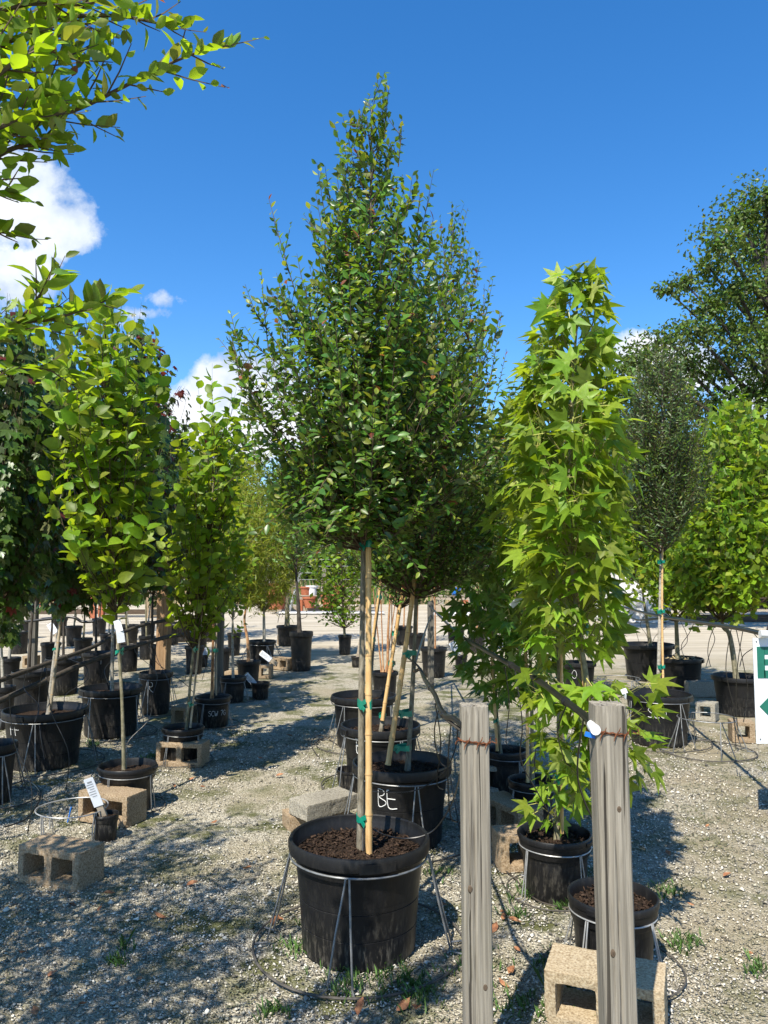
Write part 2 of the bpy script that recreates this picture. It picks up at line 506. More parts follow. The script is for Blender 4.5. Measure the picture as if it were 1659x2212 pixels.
leafmat('leaf_maple_red', (.13, .025, .022), (.15, .05, .045), (.28, .03, .02), .35, .42, .4)
leafmat('leaf_ginkgo', (.19, .29, .018), (.24, .33, .05), (.42, .55, .02), .45, .5, .3)
leafmat('leaf_ginkgo_dark', (.09, .165, .014), (.14, .21, .035), (.20, .33, .015), .38, .5, .3)
leafmat('leaf_oak', (.058, .094, .022), (.18, .195, .10), (.08, .14, .01), .2, .42, .42)
leafmat('leaf_willow', (.23, .25, .025), (.28, .30, .06), (.45, .46, .03), .42, .5, .3)
leafmat('leaf_wood', (.084, .138, .022), (.14, .18, .045), (.13, .22, .01), .28, .5, .3)
leafmat('leaf_pine', (.022, .042, .020), (.03, .05, .026), (.02, .05, .01), .1, .6, .3)
pmat('petiole', [(.30, .32, .07), (.42, .38, .11)], ns=40, rough=.6, bump=0)
pmat('wire_dull', [(.05, .045, .038), (.11, .10, .085)], ns=30, rough=.8, bump=0)

# ------------------------------------------------------------------ ground
RNG = np.random.default_rng(7)
def fnoise(x, y, sc, seed):                    # cheap smooth noise on arrays
    r = np.random.default_rng(seed)
    o = np.zeros_like(x)
    for k in range(6):
        a = r.uniform(0, 2 * math.pi); f = sc * r.uniform(.6, 1.7); ph = r.uniform(0, 6.28)
        o += np.sin((x * math.cos(a) + y * math.sin(a)) * f + ph)
    return o / 6
def ground_h(x, y):
    return 0.012 * fnoise(x, y, 3.0, 1) + 0.006 * fnoise(x, y, 9.0, 2)

xs = np.concatenate([np.array([-400, -120, -40, -15]), np.linspace(-8, 8, 130), np.array([15, 40, 120, 400])])
ys = np.concatenate([np.array([-200, -40, -8, -2]), np.linspace(0, 18, 150), np.array([22, 30, 60, 140, 600])])
X, Y = np.meshgrid(xs, ys)
Z = np.where((np.abs(X) <= 8) & (Y >= 0) & (Y <= 18), ground_h(X, Y), 0.0) - 0.006
nx, ny = len(xs), len(ys)
ii = np.arange(nx * ny).reshape(ny, nx)
Fq = np.stack([ii[:-1, :-1], ii[:-1, 1:], ii[1:, 1:], ii[1:, :-1]], -1).reshape(-1, 4)
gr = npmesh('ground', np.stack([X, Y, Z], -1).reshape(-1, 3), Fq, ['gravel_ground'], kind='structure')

# loose crushed stone in the near yard
def gravel():
    n = 118000
    y = 1.75 + 6.2 * RNG.random(n * 2) ** 1.55
    x = (RNG.random(n * 2) * 2 - 1) * (0.52 * y + 0.45)
    keep = (fnoise(x, y, 2.2, 5) + fnoise(x, y, 7, 6) * .6 + RNG.normal(0, .35, n * 2)) > -0.32
    x, y = x[keep][:n], y[keep][:n]
    n = len(x)
    s = RNG.lognormal(math.log(.0037), .42, n) * (1 + .06 * np.maximum(y - 3, 0))
    base = np.array([[1, 0, 0], [-1, 0, 0], [0, 1, 0], [0, -1, 0], [0, 0, 1], [0, 0, -.6]], float)
    V = base[None] * (1 + RNG.normal(0, .28, (n, 6, 1))) + RNG.normal(0, .22, (n, 6, 3))
    V *= np.stack([s * RNG.uniform(.8, 1.5, n), s * RNG.uniform(.7, 1.2, n), s * RNG.uniform(.5, .95, n)], -1)[:, None, :]
    a = RNG.uniform(0, 6.28, n)
    ca, sa = np.cos(a)[:, None], np.sin(a)[:, None]
    vx = V[..., 0] * ca - V[..., 1] * sa + x[:, None]
    vy = V[..., 0] * sa + V[..., 1] * ca + y[:, None]
    vz = V[..., 2] + (ground_h(x, y) + s * .15)[:, None]
    f = np.array([[0, 2, 4], [2, 1, 4], [1, 3, 4], [3, 0, 4], [2, 0, 5], [1, 2, 5], [3, 1, 5], [0, 3, 5]])
    Fc = (f[None] + (np.arange(n) * 6)[:, None, None]).reshape(-1, 3)
    o = npmesh('gravel', np.stack([vx, vy, vz], -1).reshape(-1, 3), Fc, ['pebble'], kind='stuff', smooth=False)
    tag(o, 'loose pale crushed gravel strewn over the yard', 'gravel')
gravel()

# ------------------------------------------------------------------ leaves
def L_ovate(wr=.5, curl=.12, fold=.10, rows=(.0, .22, .5, .78, 1.0), prof=(0, .8, 1.0, .62, 0), pet=.08):
    vs, fs = [], []
    vs.append((0, 0, 0))
    for t, q in list(zip(rows, prof))[1:-1]:
        z = -curl * t * t
        h = wr / 2 * q
        vs += [(-h, t, z + fold * q), (0, t, z), (h, t, z + fold * q)]
    vs.append((0, 1, -curl))
    fs += [(0, 2, 1), (0, 3, 2)]
    n = len(rows) - 2
    for i in range(n - 1):
        a = 1 + 3 * i; b = a + 3
        fs += [(a, a + 1, b + 1), (a, b + 1, b), (a + 1, a + 2, b + 2), (a + 1, b + 2, b + 1)]
    a = 1 + 3 * (n - 1); e = len(vs) - 1
    fs += [(a, a + 1, e), (a + 1, a + 2, e)]
    v = np.array(vs, float)
    if pet:
        v[:, 1] = v[:, 1] * (1 - pet) + pet
        o = len(v)
        v = np.vstack([v, [[-.012, 0, 0], [.012, 0, 0], [0, pet * 1.2, 0.004]]])
        fs.append((o, o + 1, o + 2))
    return v, np.array(fs)
def L_simple(wr=.5, fold=.12):
    return np.array([(0, 0, 0), (wr / 2, .5, fold), (0, 1, -.1), (-wr / 2, .5, fold)], float), np.array([(0, 1, 2), (0, 2, 3)])
def L_lobed(lobes, notch, shoulder=.55, sw=11, pet=.5, curl=.22, cup=.05):
    """palmate leaf: lobes = [(angle deg, length)]"""
    pts = []
    base = .06
    pts.append((base * 1.0, -.02))
    for i, (a, l) in enumerate(lobes):
        for da, f in ((sw, shoulder), (0, 1.0), (-sw, shoulder)):
            an = R(a + da)
            pts.append((math.sin(an) * l * f, math.cos(an) * l * f))
        if i < len(lobes) - 1:
            an = R((a + lobes[i + 1][0]) / 2)
            pts.append((math.sin(an) * notch, math.cos(an) * notch))
    pts.append((-base, -.02))
    # lobes are listed from + angle to - angle
    vs = [(0, .03, 0)] + [(x, y, -curl * (x * x + y * y) + cup * abs(x)) for x, y in pts]
    fs = [(0, i + 1, i + 2) for i in range(len(pts) - 1)]
    v = np.array(vs, float)
    if pet:
        o = len(v)
        v[:, 1] += pet * .9
        v = np.vstack([v, [[-.020, 0, -.02], [.020, 0, -.02], [.013, pet * .92, 0], [-.013, pet * .92, 0]]])
        fs += [(o, o + 1, o + 2), (o, o + 2, o + 3)]
    return v, np.array(fs)
def L_fan():
    v = [(0, 0, 0), (0, .45, 0)]
    for a in (58, 38, 16, 3, -3, -16, -38, -58):
        r = .62 if abs(a) > 5 else .45
        v.append((math.sin(R(a)) * r, .42 + math.cos(R(a)) * r, -.05 * abs(a) / 58))
    f = [(1, i, i + 1) for i in range(2, 9)]
    o = len(v)
    v += [(-.015, 0, 0), (.015, 0, 0), (0, .47, 0.003)]
    f.append((o, o + 1, o + 2))
    return np.array(v, float), np.array(f)
GUM5 = [(98, .60), (50, .92), (0, 1.0), (-50, .92), (-98, .60)]
MAPLE = [(75, .55), (36, .86), (0, 1.0), (-36, .86), (-75, .55)]
LEAF = {
    'elm': L_ovate(.49, .14, .08, (0, .2, .45, .75, 1.0), (0, .72, 1.0, .64, 0), .07), 'elm_lo': L_ovate(.52, .12, .08, (0, .45, 1.0), (0, 1.0, 0), 0), 'big_elm': L_ovate(.64, .22, .09, (0, .14, .40, .68, .88, 1.0), (0, .72, 1.0, .80, .34, 0), .07),
    'gum': L_lobed(GUM5, .42, .60, 13, .6, .24, .06), 'maple': L_lobed(MAPLE, .58, .72, 13, .5, .25),
    'fan': L_fan(), 'narrow': L_ovate(.30, .12, .05, (0, .5, 1.0), (0, 1.0, 0), 0), 'willow': L_ovate(.17, .3, .02, (0, .5, 1.0), (0, 1.0, 0), 0),
    'clump': L_simple(.62, .16)}
PET = {'gum': 2}
_leafmesh = {}
def leaf_mesh(kind, matn):
    k = (kind, matn)
    if k not in _leafmesh:
        v, f = LEAF[kind]
        me = bpy.data.meshes.new('leaf')
        me.from_pydata(v.tolist(), [], f.tolist())
        me.materials.append(MATS[matn])
        me.polygons.foreach_set('use_smooth', [True] * len(f))
        if kind in PET:
            me.materials.append(MATS['petiole'])
            me.polygons.foreach_set('material_index', [0] * (len(f) - PET[kind]) + [1] * PET[kind])
        _leafmesh[k] = me
    return _leafmesh[k]

LEAFN = {}
def frames(D, N):
    D = D / np.maximum(np.linalg.norm(D, axis=1, keepdims=True), 1e-6)
    N = N - D * (N * D).sum(1, keepdims=True)
    N = N / np.maximum(np.linalg.norm(N, axis=1, keepdims=True), 1e-6)
    return np.cross(D, N), D, N

CAMP = np.array([0, 0, CAMH])
def put_leaves(root, kind, lv, mats, n_obj=0, lo=None, name='crown'):
    """lv = (P, D, N, S, M) arrays; the n_obj that show largest become leaf objects, the rest one crown mesh"""
    P, D, N, S, M = lv
    LEAFN[root.name] = len(P)
    X, D, N = frames(D, N)
    d = np.linalg.norm(P - CAMP, axis=1)
    if n_obj:
        u = (P[:, 0] / np.maximum(P[:, 1], .05)); vv = (P[:, 2] - CAMH) / np.maximum(P[:, 1], .05)
        inview = (np.abs(u) < .50) & (vv < .76) & (vv > -.6) & (P[:, 1] > .3)
        score = np.where(inview, S / d ** 1.6, 0)
        order = np.argsort(-score)
        n_obj = min(n_obj, int(inview.sum()))
        pick = order[:n_obj]
    else:
        pick = np.array([], int)
    rest = np.ones(len(P), bool); rest[pick] = False
    org = np.array(ORG[root.name])
    col = SC.collection.objects
    for i in pick:
        o = bpy.data.objects.new('leaf', leaf_mesh(kind, mats[int(M[i])]))
        s = S[i]
        Mx = Matrix(((X[i, 0] * s, D[i, 0] * s, N[i, 0] * s, P[i, 0] - org[0]),
                     (X[i, 1] * s, D[i, 1] * s, N[i, 1] * s, P[i, 1] - org[1]),
                     (X[i, 2] * s, D[i, 2] * s, N[i, 2] * s, P[i, 2] - org[2]), (0, 0, 0, 1)))
        o.parent = root
        o.matrix_basis = Mx
        col.link(o)
    if rest.sum():
        v, f = LEAF[lo or kind]
        Pr, Xr, Dr, Nr, Sr, Mr = P[rest], X[rest], D[rest], N[rest], S[rest], M[rest]
        V = Pr[:, None, :] + Sr[:, None, None] * (v[None, :, 0:1] * Xr[:, None, :] + v[None, :, 1:2] * Dr[:, None, :] + v[None, :, 2:3] * Nr[:, None, :])
        Fc = f[None] + (np.arange(len(Pr)) * len(v))[:, None, None]
        mi = np.repeat(Mr.astype(int), len(f)).reshape(len(Pr), len(f))
        np_ = PET.get(lo or kind, 0)
        if np_: mi[:, -np_:] = len(mats)
        npmesh(name, V.reshape(-1, 3), Fc.reshape(-1, 3), list(mats) + (['petiole'] if np_ else []), mi.ravel(), parent=root, kind='stuff')

class Crown:
    """collects leaves and twigs of one tree"""
    def __init__(s, seed):
        s.r = np.random.default_rng(seed)
        s.P, s.D, s.N, s.S, s.M = [], [], [], [], []
        s.tw = MB()
    def leaves(s, P, D, N, S, M):
        s.P.append(P); s.D.append(D); s.N.append(N); s.S.append(S); s.M.append(M)
    def shoot(s, p0, d, ln, sp, size, style, axis, mats_w, r0=.002, young=0.0, up=.25, tube=True, red=.35):
        """one leafy shoot from p0 along d; leaves every sp"""
        r = s.r
        d = np.array(d, float); d /= np.linalg.norm(d)
        n = max(1, int(ln / sp))
        t = (np.arange(n) + r.uniform(.2, .9)) / n
        bend = np.array([0, 0, up * ln]) + r.normal(0, .05 * ln, 3)
        P = np.array(p0)[None] + d[None] * (t * ln)[:, None] + bend[None] * (t ** 2)[:, None]
        T = d[None] * ln + 2 * bend[None] * t[:, None]
        T /= np.linalg.norm(T, axis=1, keepdims=True)
        side = np.cross(T, np.array([0, 0, 1.0]) + r.normal(0, .35, 3)[None])
        side /= np.maximum(np.linalg.norm(side, axis=1, keepdims=True), 1e-6)
        sg = np.where(np.arange(n) % 2 == 0, 1.0, -1.0)[:, None]
        out = P - np.array(axis)[None]; out[:, 2] = 0
        out /= np.maximum(np.linalg.norm(out, axis=1, keepdims=True), 1e-6)
        rn = r.normal(0, 1, (n, 3))
        Z = np.array([0, 0, 1.0])[None]
        if style == 'alt':
            D = T * .6 + side * sg * .85 + rn * .22 + Z * .05
            N = Z * .65 + out * .5 + r.normal(0, .36, (n, 3)) + r.normal(0, .25, 3)[None]
        elif style == 'hang':
            D = out * .7 + side * sg * .7 - Z * .4 + rn * .5
            N = out * .5 + Z * .7 + r.normal(0, .5, (n, 3))
        elif style == 'droop':
            D = -Z * .8 + out * .25 + rn * .35 + T * .2
            N = out + rn * .5
        else:
            D = rn + T * .6
            N = Z * .6 + out * .5 + r.normal(0, .6, (n, 3))
        S = size * r.uniform(.6, 1.18, n) * (1 - .35 * t ** 3 * (young > 0))
        M = r.choice(len(mats_w), size=n, p=mats_w)
        if young > 0:
            yy = (t > .8) & (r.random(n) < young)
            nm = len(mats_w) - 1
            M = np.where(yy, np.where((t > .9) & (r.random(n) < red * .6), nm, max(nm - 1, 0) if nm > 2 else nm), M)
        s.leaves(P, D, N, S, M)
        if tube:
            pts = [np.array(p0) + d * (q * ln) + bend * q * q for q in (0, .5, 1.0)]
            s.tw.tube(pts, [r0, r0 * .8, r0 * .4], 3, caps=False)
        return P
    def data(s):
        return tuple(np.concatenate(q) for q in (s.P, s.D, s.N, s.S, s.M))

def curve_at(pts):
    P = [np.array(p) for p in pts]
    zs = np.array([p[2] for p in P]); A = np.array(P)
    def f(z):
        return np.array([np.interp(z, zs, A[:, 0]), np.interp(z, zs, A[:, 1]), z])
    return f

def grow(cr, trunk, z0, z1, env, nprim, asc, twl, tws, lsp, lsize, style, mats_w, young=0., start=.3, inner=.55, br=.006, up=.25, spikes=0, skew=None):
    r = cr.r
    et = np.array([e[0] for e in env]); er = np.array([e[1] for e in env])
    g = np.linspace(0, 1, 200); wgt = np.interp(g, et, er) + .04
    cdf = np.cumsum(wgt); cdf /= cdf[-1]
    for i in range(nprim):
        t = float(np.interp((i + r.random()) / nprim, cdf, g))
        e = float(np.interp(t, et, er))
        zt = z0 + t * (z1 - z0)
        az = i * 2.39996 + r.normal(0, .25)
        rr = e * r.uniform(inner, 1.06) * (1 + .13 * math.sin(3 * az + zt * 6 + nprim) + .11 * math.sin(5 * az - zt * 11))
        ax = trunk(zt)
        tip = ax + np.array([math.cos(az) * rr, math.sin(az) * rr, 0])
        if skew is not None: tip += np.array(skew) * t
        zb = max(z0 - .05, zt - rr * math.tan(R(asc)) * r.uniform(.75, 1.25) - .03)
        zb = min(zb, zt)
        b = trunk(zb)
        outv = np.array([math.cos(az), math.sin(az), 0])
        mid = b * .5 + tip * .5 + outv * rr * .12 - np.array([0, 0, .08 * rr])
        q = np.linspace(0, 1, 6)[:, None]
        C = b * (1 - q) ** 2 + 2 * mid * q * (1 - q) + tip * q ** 2
        L = np.linalg.norm(np.diff(C, axis=0), axis=1).sum()
        cr.tw.tube([tuple(c) for c in C], [br * (1 - .75 * k / 5) for k in range(6)], 4, caps=False)
        nt = max(2, int(L * (1 - start) / tws))
        for k in range(nt):
            s_ = start + (1 - start) * (k + r.random()) / nt
            p = b * (1 - s_) ** 2 + 2 * mid * s_ * (1 - s_) + tip * s_ ** 2
            d = 2 * (1 - s_) * (mid - b) + 2 * s_ * (tip - mid)
            d /= max(np.linalg.norm(d), 1e-6)
            rv = r.normal(0, 1, 3); rv -= d * rv.dot(d); rv /= np.linalg.norm(rv)
            dd = d * .75 + rv * .75 + np.array([0, 0, .15])
            cr.shoot(p, dd, twl * r.uniform(.45, 1.15), lsp, lsize, style, ax, mats_w, .0018, young * .3, up)
        d = tip - mid; d /= max(np.linalg.norm(d), 1e-6)
        ln = twl * r.uniform(.6, 1.3) * (1.9 if r.random() < spikes else 1)
        cr.shoot(tip, d * .8 + np.array([0, 0, .5]), ln, lsp, lsize, style, ax, mats_w, .0022, young, up)

# ------------------------------------------------------------------ pots, stands, stakes
BIG = [(0, .006), (.77, 0), (.80, .02), (.822, .248), (.812, .252), (.812, .256), (.824, .260), (.848, .488), (.838, .492), (.838, .496), (.850, .50), (.886, .80), (.876, .804), (.876, .808), (.888, .812), (.90, .865), (.968, .872), (.995, .885), (1.0, .90), (1.0, .97), (.99, .995), (.965, 1.0), (.948, .99), (.94, .93), (.915, .90), (.86, .55), (.0, .5)]
SMALL = [(0, .006), (.80, 0), (.825, .02), (.875, .68), (.872, .69), (.93, .70), (.945, .715), (.95, .80), (.965, .815), (.97, .90), (.995, .91), (1.0, .93), (1.0, .985), (.985, 1.0), (.955, 1.0), (.945, .985), (.92, .90), (.86, .55), (0, .5)]
def prof_r(prof, z):
    outer = prof[1:]
    best = 0
    for (r0, z0), (r1, z1) in zip(outer[:-1], outer[1:]):
        if z1 < z0: break
        if z0 <= z <= z1 and z1 > z0:
            best = max(best, r0 + (r1 - r0) * (z - z0) / (z1 - z0))
    return best or .9

GLYPH = {
    'F': [[(.05, 0), (0, 1), (.62, .98)], [(.02, .55), (.5, .56)]],
    'B': [[(.1, 1), (.1, 0), (.55, .1), (.6, .32), (.15, .52), (.5, .7), (.45, .95), (.05, 1)]],
    'E': [[(.0, 1), (.08, 0), (.65, -.02)], [(.03, .5), (.55, .5)], [(0, 1), (.15, 1)]],
    'S': [[(.6, .9), (.3, 1), (.05, .8), (.3, .55), (.6, .35), (.4, .02), (0, .08)]],
    'L': [[(.1, 1), (.1, .05), (.6, .0)]],
    'O': [[(.3, 1), (.02, .6), (.12, .1), (.45, .0), (.68, .4), (.55, .9), (.25, 1)]],
    'R': [[(.05, 0), (.05, 1), (.5, .95), (.5, .6), (.08, .5), (.6, 0)]],
    'C': [[(.6, .9), (.25, 1), (0, .5), (.25, 0), (.6, .1)]],
    'W': [[(0, 1), (.15, 0), (.32, .6), (.5, 0), (.68, 1)]],
    '7': [[(0, 1), (.5, 1), (.15, 0)]], 'G': [[(.6, .85), (.2, 1), (0, .4), (.3, 0), (.6, .15), (.6, .45), (.35, .45)]],
    'T': [[(0, .8), (.3, 1), (.7, .85)], [(.35, 1), (.33, 0)]], '8': [[(.3, .5), (.05, .75), (.3, 1), (.5, .75), (.1, .25), (.3, 0), (.55, .25), (.3, .5)]], ' ': []}
def lettering(pot, c, Rr, h, prof, text, az, z, size, slant=0.0, wdt=.0055):
    mb = MB()
    x = 0.0
    total = len(text) * size * .64
    for i, ch in enumerate(text):
        for st in GLYPH[ch]:
            pts = []
            for p in catmull([(a, b_, 0) for a, b_ in st], 4):
                u = x + p.x * size * .9 - total / 2
                zz = z + p.y * size + slant * u
                rr = prof_r(prof, zz / h) * Rr + .0015
                a = az + u / rr
                pts.append((c.x + math.cos(a) * rr, c.y + math.sin(a) * rr, zz))
            mb.tube(pts, wdt / 2 * min(1, size / .085), 5)
        x += size * .64
    return mb.build('lettering', 'paint_pen', pot, kind=None)

def build_pot(root, c, Rr, h, style='big', segs=48, seed=0, soil=True, tilt=None, mulch=0, fill=.86):
    prof = [(r * Rr, z * h) for r, z in (BIG if style == 'big' else SMALL)]
    rr = random.Random(seed)
    ph = rr.uniform(0, 6)
    sq = rr.uniform(.004, .016)
    mb = MB()
    mb.lathe(prof, (c.x, c.y, 0), segs, wob=lambda a, z: 1 + sq * (z / h) * math.cos(2 * a + ph) + .003 * math.cos(5 * a + ph * 2))
    pot = mb.build('pot', 'pot_plastic', root)
    # moulded grips on the rim band
    for k in range(2 if style == 'small' else 3):
        a = ph + k * 2 * math.pi / (2 if style == 'small' else 3)
        g = MB()
        z0, z1 = (.885 * h, .965 * h) if style == 'big' else (.90 * h, .955 * h)
        vs, fs = [], []
        pr = 1.0 if style == 'big' else 1.02
        n = 7
        for q in range(n):
            aa = a + (q / (n - 1) - .5) * (.5 if style == 'big' else .55)
            bul = .03 * math.sin(math.pi * q / (n - 1)) ** .5 if style == 'small' else .022
            for rad, z in ((pr - .02, z0 - .004), (pr + bul, z0), (pr + bul, z1), (pr - .02, z1 + .004)):
                vs.append((c.x + math.cos(aa) * rad * Rr, c.y + math.sin(aa) * rad * Rr, z))
        for q in range(n - 1):
            for j in range(3):
                fs.append((q * 4 + j, (q + 1) * 4 + j, (q + 1) * 4 + j + 1, q * 4 + j + 1))
        fs += [(0, 1, 2, 3), tuple((n - 1) * 4 + j for j in (3, 2, 1, 0))]
        g.add(vs, fs)
        g.build('handle', 'pot_plastic', pot)
    if soil:
        r0 = .915 * Rr
        zs = fill * h
        sm = MB()
        rings, sg = 9, 28
        vs = [(c.x, c.y, zs + .01)]
        for i in range(1, rings + 1):
            for k in range(sg):
                a = 2 * math.pi * k / sg
                q = r0 * i / rings
                z = zs + rr.uniform(-.007, .008) + .012 * math.cos(i / rings * 1.5) - .008
                vs.append((c.x + math.cos(a) * q, c.y + math.sin(a) * q, z))
        fs = [(0, 1 + k, 1 + (k + 1) % sg) for k in range(sg)]
        for i in range(rings - 1):
            for k in range(sg):
                l = (k + 1) % sg
                fs.append((1 + i * sg + k, 1 + (i + 1) * sg + k, 1 + (i + 1) * sg + l, 1 + i * sg + l))
        sm.add(vs, fs)
        so = sm.build('soil', 'soil', root, smooth='all')
        if mulch:
            rg = np.random.default_rng(seed + 5)
            n = mulch
            q = r0 * .95 * np.sqrt(rg.random(n)); a = rg.uniform(0, 6.28, n)
            P = np.stack([c.x + np.cos(a) * q, c.y + np.sin(a) * q, zs + rg.uniform(-.002, .014, n)], -1)
            base = np.array([[-1, -1, -1], [1, -1, -1], [1, 1, -1], [-1, 1, -1], [-1, -1, 1], [1, -1, 1], [1, 1, 1], [-1, 1, 1]], float) / 2
            base[4:, :2] *= .7
            D = rg.normal(0, 1, (n, 3)) * np.array([1, 1, .35]); N = np.array([0, 0, 1.]) + rg.normal(0, .5, (n, 3))
            Xf, Df, Nf = frames(D, N)
            sz = np.stack([rg.uniform(.004, .011, n), rg.uniform(.010, .032, n), rg.uniform(.002, .006, n)], -1)
            B = base[None] * sz[:, None, :]
            V = P[:, None] + B[..., 0:1] * Xf[:, None] + B[..., 1:2] * Df[:, None] + B[..., 2:3] * Nf[:, None]
            f = np.array([(0, 3, 2, 1), (4, 5, 6, 7), (0, 1, 5, 4), (1, 2, 6, 5), (2, 3, 7, 6), (3, 0, 4, 7)])
            npmesh('mulch', V.reshape(-1, 3), (f[None] + (np.arange(n) * 8)[:, None, None]).reshape(-1, 4), ['mulch'], parent=root, kind='stuff', smooth=False)
    return pot

def stake(root, a, b, r, nodes=7, old=False, name='bamboo_stake'):
    a, b = Vector(a), Vector(b)
    mb = MB()
    pts, rad = [], []
    N = nodes * 6
    rr = random.Random(int(a.x * 1000))
    bow = Vector((rr.uniform(-.006, .006), rr.uniform(-.006, .006), 0))
    for i in range(N + 1):
        t = i / N
        k = i % 6
        pts.append(a.lerp(b, t) + bow * math.sin(math.pi * t))
        rad.append(r * (1 - .22 * t) * (1.10 if k == 0 else (.965 if k in (1, 5) else 1.0)))
    mb.tube(pts, rad, 10)
    o = mb.build(name, 'bamboo_old' if old else 'bamboo', root)
    for i in range(1, nodes):
        q = pts[i * 6]
        nb = MB()
        d = (b - a).normalized()
        nb.tube([q - d * .0022, q + d * .0022], rad[i * 6] * 1.05, 10)
        nb.build('node_ring', 'bamboo_node', o)
    return o

def tie(root, p, q, w=.03, r=.02, knot=True, seed=0):
    """green tape wound round two stems at p and q"""
    p, q = Vector(p), Vector(q)
    c = (p + q) / 2
    d = q - p; d.z = 0
    L = d.length / 2 + r
    d = d.normalized() if d.length > 1e-5 else Vector((1, 0, 0))
    e = Vector((-d.y, d.x, 0))
    mb = MB()
    rr = random.Random(seed)
    n = 20
    vs, fs = [], []
    for k in range(n):
        a = 2 * math.pi * k / n
        o = c + d * (math.cos(a) * L * 1.02) + e * (math.sin(a) * r * 1.12)
        wz = w / 2 * (1 + .18 * math.sin(3 * a + seed)); dz = .006 * math.sin(a * 2 + seed)
        inn = c + (o - c) * .93
        vs += [(o.x, o.y, o.z + dz - wz), (o.x, o.y, o.z + dz + wz), (inn.x, inn.y, inn.z + dz + wz * .96), (inn.x, inn.y, inn.z + dz - wz * .96)]
    for k in range(n):
        l = (k + 1) % n
        for j in range(4):
            jj = (j + 1) % 4
            fs.append((k * 4 + j, l * 4 + j, l * 4 + jj, k * 4 + jj))
    mb.add(vs, fs)
    o = mb.build('tie_tape', 'tie_tape', root)
    if knot:
        kb = MB()
        f = c + e * (-r * 1.25 if e.y > 0 else r * 1.25) + d * (.25 * L)
        for s in (1, -1):
            a = f + Vector((0, 0, .004 * s)); b_ = f + d * (.028 * (1 if s > 0 else .7)) + Vector((0, -.006, .020 * s))
            kb.bar(a, b_, .003, .020)
        kb.build('knot', 'tie_tape', o)
    return o

def stand(c, Rr, zr, label, az0=0., legs=4, Rb=.45, wire=.0042, spread=.13, mat='wire_steel', group='wire pot stands around the nursery pots', bottom=True, name='wire_pot_stand'):
    root = thing(name, (c.x, c.y, 0), label, 'pot stand', group)
    n = 44
    mb = MB(); mb.tube([(c.x + math.cos(2 * math.pi * k / n) * Rr, c.y + math.sin(2 * math.pi * k / n) * Rr, zr + .003 * math.sin(4 * math.pi * k / n)) for k in range(n)], wire, 6, closed=True)
    mb.build('top_ring', mat, root)
    if bottom:
        mb = MB(); mb.tube([(c.x + math.cos(2 * math.pi * k / n) * Rb, c.y + math.sin(2 * math.pi * k / n) * Rb, .012 + .006 * math.sin(3 * math.pi * k / n) ** 2) for k in range(n)], wire * 1.15, 6, closed=True)
        mb.build('bottom_ring', 'wire_dull', root)
    rr = random.Random(int(c.x * 977) + int(c.y * 131))
    for i in range(legs):
        a = az0 + 2 * math.pi * i / legs
        for s in (-1, 1):
            aa = a + s * (spread + rr.uniform(-.05, .05))
            top = Vector((c.x + math.cos(a + s * .025) * (Rr + wire), c.y + math.sin(a + s * .025) * (Rr + wire), zr))
            kn = Vector((c.x + math.cos(aa) * (Rr * .25 + Rb * .75 - .02), c.y + math.sin(aa) * (Rr * .25 + Rb * .75 - .02), .012))
            ft = Vector((c.x + math.cos(aa + .03 * s) * Rb, c.y + math.sin(aa + .03 * s) * Rb, .012))
            mid = top.lerp(kn, .5) + Vector((rr.uniform(-.004, .004), rr.uniform(-.004, .004), 0))
            m2 = MB(); m2.tube([top, top.lerp(kn, .08) + Vector((0, 0, -.002)), mid, kn + Vector((0, 0, .015)), kn, ft] if bottom else [top, mid, kn], wire, 5)
            m2.build('leg', mat, root)
    return root

def hose(name, pts, r, label, cat='hose', mat='hose', sub=6, sides=6, group=None, kids=None):
    mb = MB(); mb.tube(catmull(pts, sub), r, sides)
    o = mb.build(name, mat)
    tag(o, label, cat, group)
    return o

def trunk_mesh(root, pts, r0, r1, mat, sides=12, sub=6, knots=.06, seed=0, name='trunk'):
    P = catmull(pts, sub)
    n = len(P)
    rg = random.Random(seed)
    k0 = [rg.random() for _ in range(n)]
    rad = [(r0 + (r1 - r0) * (i / (n - 1)) ** .8) * (1 + knots * (k0[i] - .5) * 2) for i in range(n)]
    rad[0] *= 1.25
    if n > 1: rad[1] *= 1.08
    mb = MB(); mb.tube(P, rad, sides)
    return mb.build(name, mat, root), P

